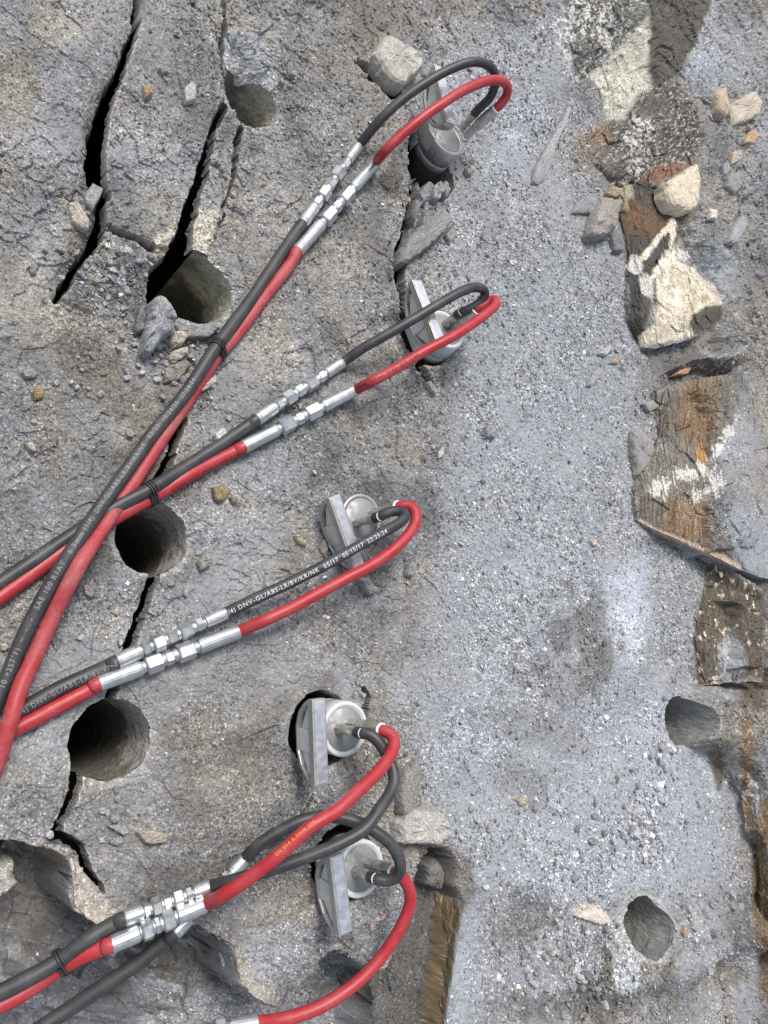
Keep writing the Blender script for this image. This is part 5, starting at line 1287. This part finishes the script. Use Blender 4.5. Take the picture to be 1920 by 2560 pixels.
Hs.append(build_pair(0, SPL[0],
 dict(s=(1158,318), e=(1195,272), loop=[(1208,262,.012),(1227,242,.026),(1237,214,.040),(1237,182,.052),(1213,159,.058),(1178,155,.056),(1128,172,.046),(1077,199,.034),(1014,242,.014),(963,287,-.006),(925,330,-.028)], c=[(897,364,.012),(756,559,.012)],
  label='black rubber hose arching from the topmost splitter to its coupling', slabel='dusty black supply hose running from the topmost coupling down the left side',
  sup=[(741,579,.010),(694,648,.010),(625,752,.014),(544,862,.020),(463,984,.018),(370,1099,.018),(347,1134,.018),(260,1255,.020),(191,1359,.030),(116,1481,.022),(55,1602,.014),(23,1683,.012),(-12,1760,.012),(-60,1880,.012)]),
 dict(s=(1168,338), e=(1243,271), loop=[(1256,256,.010),(1268,236,.020),(1268,214,.030),(1248,201,.036),(1212,204,.038),(1153,229,.034),(1102,262,.026),(1052,297,.014),(1001,340,-.004),(962,378,-.022)], c=[(939,407,.013),(743,628,.013)],
  label='red rubber hose arching from the topmost splitter to its coupling', slabel='scuffed red supply hose running from the topmost coupling down the left side',
  sup=[(732,650,.010),(660,742,.008),(586,842,.008),(546,884,.008),(497,960,.008),(422,1070,.009),(340,1197,.012),(261,1313,.018),(196,1417,.036),(131,1544,.024),(78,1660,.020),(50,1720,.022),(33,1778,.028),(14,1840,.026),(-6,1900,.020),(-40,1990,.014)]), 0, 0))
Hs.append(build_pair(1, SPL[1],
 dict(s=(1112,812), e=(1155,782), loop=[(1170,775,.006),(1190,764,.014),(1211,746,.024),(1213,728,.030),(1192,718,.034),(1158,727,.034),(1108,754,.028),(1032,799,.014),(956,843,-.006),(905,872,-.022)], c=[(855,907,.012),(641,1049,.012)],
  label='black rubber hose arching from the second splitter to its coupling', slabel='black supply hose passing over the crack beneath the crossing dusty pair',
  sup=[(628,1058,.009),(556,1108,.009),(463,1168,.012),(376,1222,.018),(289,1267,.014),(191,1330,.010),(87,1400,.009),(0,1458,.009),(-60,1500,.009)]),
 dict(s=(1128,818), e=(1193,775), loop=[(1206,765,.006),(1226,751,.014),(1238,748,.020),(1241,758,.024),(1228,774,.026),(1196,799,.026),(1133,840,.022),(1057,880,.010),(981,926,-.006),(925,956,-.018)], c=[(887,976,.013),(607,1118,.013)],
  label='red rubber hose bent sharply back from the second splitter to its coupling', slabel='red supply hose half hidden under the black one beside the open hole',
  sup=[(596,1124,.009),(522,1160,.009),(463,1193,.009),(396,1234,.010),(289,1293,.009),(145,1386,.008),(58,1450,.008),(0,1492,.008),(-60,1532,.008)]), 0, 0))
Hs.append(build_pair(2, SPL[2],
 dict(s=(890,1308), e=(952,1288), loop=[(968,1281,.004),(990,1277,.010),(1008,1278,.016),(1015,1288,.022),(1003,1304,.024),(960,1329,.024),(903,1361,.020),(816,1411,.010),(720,1459,-.008),(640,1496,-.020)], c=[(564,1533,.012),(292,1654,.012)],
  label='black hose with white printed characters bowing from the half buried splitter', slabel='black supply hose with faint printing that ends under the red one at left',
  sup=[(278,1661,.009),(231,1683,.009),(160,1715,.009),(116,1738,.009),(35,1786,.009),(-25,1822,.009),(-80,1850,.009)]),
 dict(s=(930,1286), e=(996,1265), loop=[(1012,1262,.004),(1030,1266,.010),(1040,1284,.016),(1036,1313,.020),(1018,1340,.022),(983,1375,.022),(926,1414,.018),(857,1450,.012),(789,1487,.002),(720,1524,-.008),(655,1554,-.016)], c=[(596,1579,.013),(246,1710,.013)],
  label='red hose bowing in a wide arc from the half buried splitter', slabel='red supply hose with an orange stripe of print near the left edge',
  sup=[(236,1716,.010),(174,1750,.009),(87,1797,.009),(17,1833,.009),(-25,1856,.009),(-80,1885,.009)]), 0, 0))
Hs.append(build_pair(3, SPL[3],
 dict(s=(846,1822), e=(907,1832), loop=[(922,1834,.004),(946,1854,.010),(970,1893,.014),(985,1936,.020),(983,1967,.024),(966,1997,.028),(946,2026,.032),(914,2070,.034),(839,2113,.026),(723,2158,.008),(637,2186,-.008),(575,2204,-.018)], c=[(526,2217,.030),(311,2297,.026)],
  label='black hose curling down from the fourth splitter and crossing another black hose', slabel='dusty black supply hose of the fourth splitter with a cord tie at lower left',
  sup=[(300,2301,.022),(231,2340,.018),(150,2400,.010),(58,2452,.004,0),(0,2481,.0,0),(-60,2505,-.004,0)]),
 dict(s=(876,1810), e=(957,1826), loop=[(972,1830,.004),(986,1850,.012),(981,1876,.018),(964,1907,.024),(925,1950,.030),(884,1987,.034),(843,2026,.036),(781,2063,.034),(694,2140,.020),(608,2205,.0),(560,2236,-.012)], c=[(513,2261,.034),(278,2362,.028)],
  label='red hose curving down across both black loops from the fourth splitter', slabel='red supply hose tucked under the dusty black one at lower left',
  sup=[(270,2364,.024,0),(191,2396,.010,0),(140,2426,.0,0),(106,2450,-.004,0),(46,2489,-.006,0),(0,2512,-.008,0),(-60,2535,-.010,0)]), 0, 0))
Hs.append(build_pair(4, SPL[4],
 dict(s=(888,2177), e=(940,2196), loop=[(955,2201,.003),(980,2200,.010),(996,2188,.016),(1002,2170,.022),(998,2146,.026),(982,2116,.026),(952,2089,.022),(906,2061,.014),(860,2045,.006),(803,2041,-.004),(746,2054,-.012),(700,2078,-.020),(665,2098,-.026),(640,2118,-.030)], c=[(613,2146,.012),(436,2332,.004)],
  label='black hose making a wide loop from the lowest splitter under its neighbours', slabel='black supply hose of the lowest splitter slanting off over the dark lower floor',
  sup=[(428,2339,-.004,0),(347,2406,-.016,0),(260,2464,-.026,0),(174,2522,-.036,0),(98,2572,-.042,0),(30,2620,-.048,0)]),
 dict(s=(922,2160), e=(985,2179), loop=[(998,2186,.002),(1014,2204,.002),(1024,2226,.002),(1027,2249,.0),(1018,2283,-.004),(998,2325,-.010),(970,2370,-.016),(947,2400,-.020),(897,2452,-.026),(810,2512,-.034),(723,2545,-.040),(680,2553,-.042)], c=[(642,2557,.018),(400,2600,.010)],
  label='red hose bulging right from the lowest splitter and leaving at the bottom edge', sup=None), 0, 0))

# cord ties round the pairs
def tie(label, px, py, pairA, pairB, turns=3):
    pA, pB = pairA[1], pairB[1]
    q = np.array([proj(*p) for p in pA]); i = int(np.argmin(np.hypot(q[:, 0] - px, q[:, 1] - py))); cA = pA[i]
    t = (pA[min(i + 1, len(pA) - 1)] - pA[i - 1]).normalized()
    j = min(range(len(pB)), key=lambda k: abs((pB[k] - cA).dot(t)) + .2 * (pB[k] - cA).length); cB = pB[j]
    cB = cB - t * (cB - cA).dot(t)
    ra, rb = pairA[2] + .0007, pairB[2] + .0007
    u = (cB - cA); dd = u.length; u.normalize(); v = t.cross(u)
    bm_v = []; ringpts = []
    for k in range(25):
        a = math.pi / 2 + math.pi * k / 24; ringpts.append((cA, ra, a))
    for k in range(25):
        a = -math.pi / 2 + math.pi * k / 24; ringpts.append((cB, rb, a))
    ringpts.append(ringpts[0]); path = []
    for w in range(turns):
        for n_, (c, r, a) in enumerate(ringpts):
            path.append(c + (u * math.cos(a) + v * math.sin(a)) * r + t * ((w - turns / 2 + n_ / len(ringpts)) * .0034))
    me = tube_mesh('cord_tie', path, .0015, M_TIE, 8)
    o = link('cord_tie', me); c0 = (cA + cB) / 2
    me.transform(Matrix.Translation(-c0)); o.location = c0
    tag(o, label, 'cord tie', 'black cord ties round the hose pairs')
    kn = lathe('knot', cA + v * -ra - t * .004, cA + v * -ra + t * .006, [(0, .002), (.002, .0042), (.008, .0042), (.01, .002)], M_TIE, 8); kn.transform(Matrix.Translation(-c0)); link('knot', kn, o)
tie('black cord tie wound round the dusty black and scuffed red hoses', 545, 862, Hs[0]['sblack'], Hs[0]['sred'])
tie('black cord tie round the hose pair beside the open hole under the crossing hoses', 376, 1222, Hs[1]['sblack'], Hs[1]['sred'])
tie('black cord tie round the hose pair at the lower left corner', 147, 2402, Hs[3]['sblack'], Hs[3]['sred'], 2)

# print on the hoses
def arc_at(path, px, py, rev=False):
    P = path[::-1] if rev else path
    q = np.array([proj(*p) for p in P]); i = int(np.argmin(np.hypot(q[:, 0] - px, q[:, 1] - py)))
    return sum((P[k + 1] - P[k]).length for k in range(i))
h = Hs[2]['black']; lettering(h[0], h[1], h[2], '/4) DNV-GL/ABS-LR/BV/KR/NK  05/17  05:15/17  22:25:24', arc_at(h[1], 566, 1530, True), .0074, M_INKW, -.12, True)
h = Hs[2]['sblack']; lettering(h[0], h[1], h[2], '/4) DNV-GL/ABS-LR/BV/KR/NK', arc_at(h[1], 40, 1778, True), .0070, M_INKF, -.25, True)
h = Hs[0]['sblack']; lettering(h[0], h[1], h[2], '10 +257\u00b0F)  ~  - . -   SAE 100 R1AT   6.3mm (1/4)  DNV-GL/ABS-LR/BV/KR/NK  03/20  10:24/20  17:54:04', arc_at(h[1], 5, 1725, True), .0074, M_INKF, .15, True)
h = Hs[1]['sred']; lettering(h[0], h[1], h[2], '/KR/NK 02/17 10:24/17 15:30 6.3mm (1/4)', arc_at(h[1], 420, 1222, True), .0058, M_INKK, -.75, True)
h = Hs[1]['red']; lettering(h[0], h[1], h[2], '/KR NK  10 mm  EN 854  10:24  6.3mm', arc_at(h[1], 900, 970, True), .0050, M_INKK, .15, True)
h = Hs[2]['sred']; lettering(h[0], h[1], h[2], '-- EN 854 -- 6.3 mm --', arc_at(h[1], 110, 1786, True), .0034, M_INKO, .3, True)
h = Hs[3]['red']; lettering(h[0], h[1], h[2], 'EN 854 6.3mm 1/4', arc_at(h[1], 700, 2142, True), .0052, M_INKO, .3, True)
for H_ in Hs:                                            # each hose stands where its run begins
    for r_, p_, *_ in {id(v[0]): v for v in H_.values()}.values():
        r_.location = (p_[0].x, p_[0].y, 0); adopt(r_)
print('tris', sum(sum(len(p.vertices) - 2 for p in o.data.polygons) for o in col.objects if o.type == 'MESH'), 'chips', nC_, 'pebbles', npb)
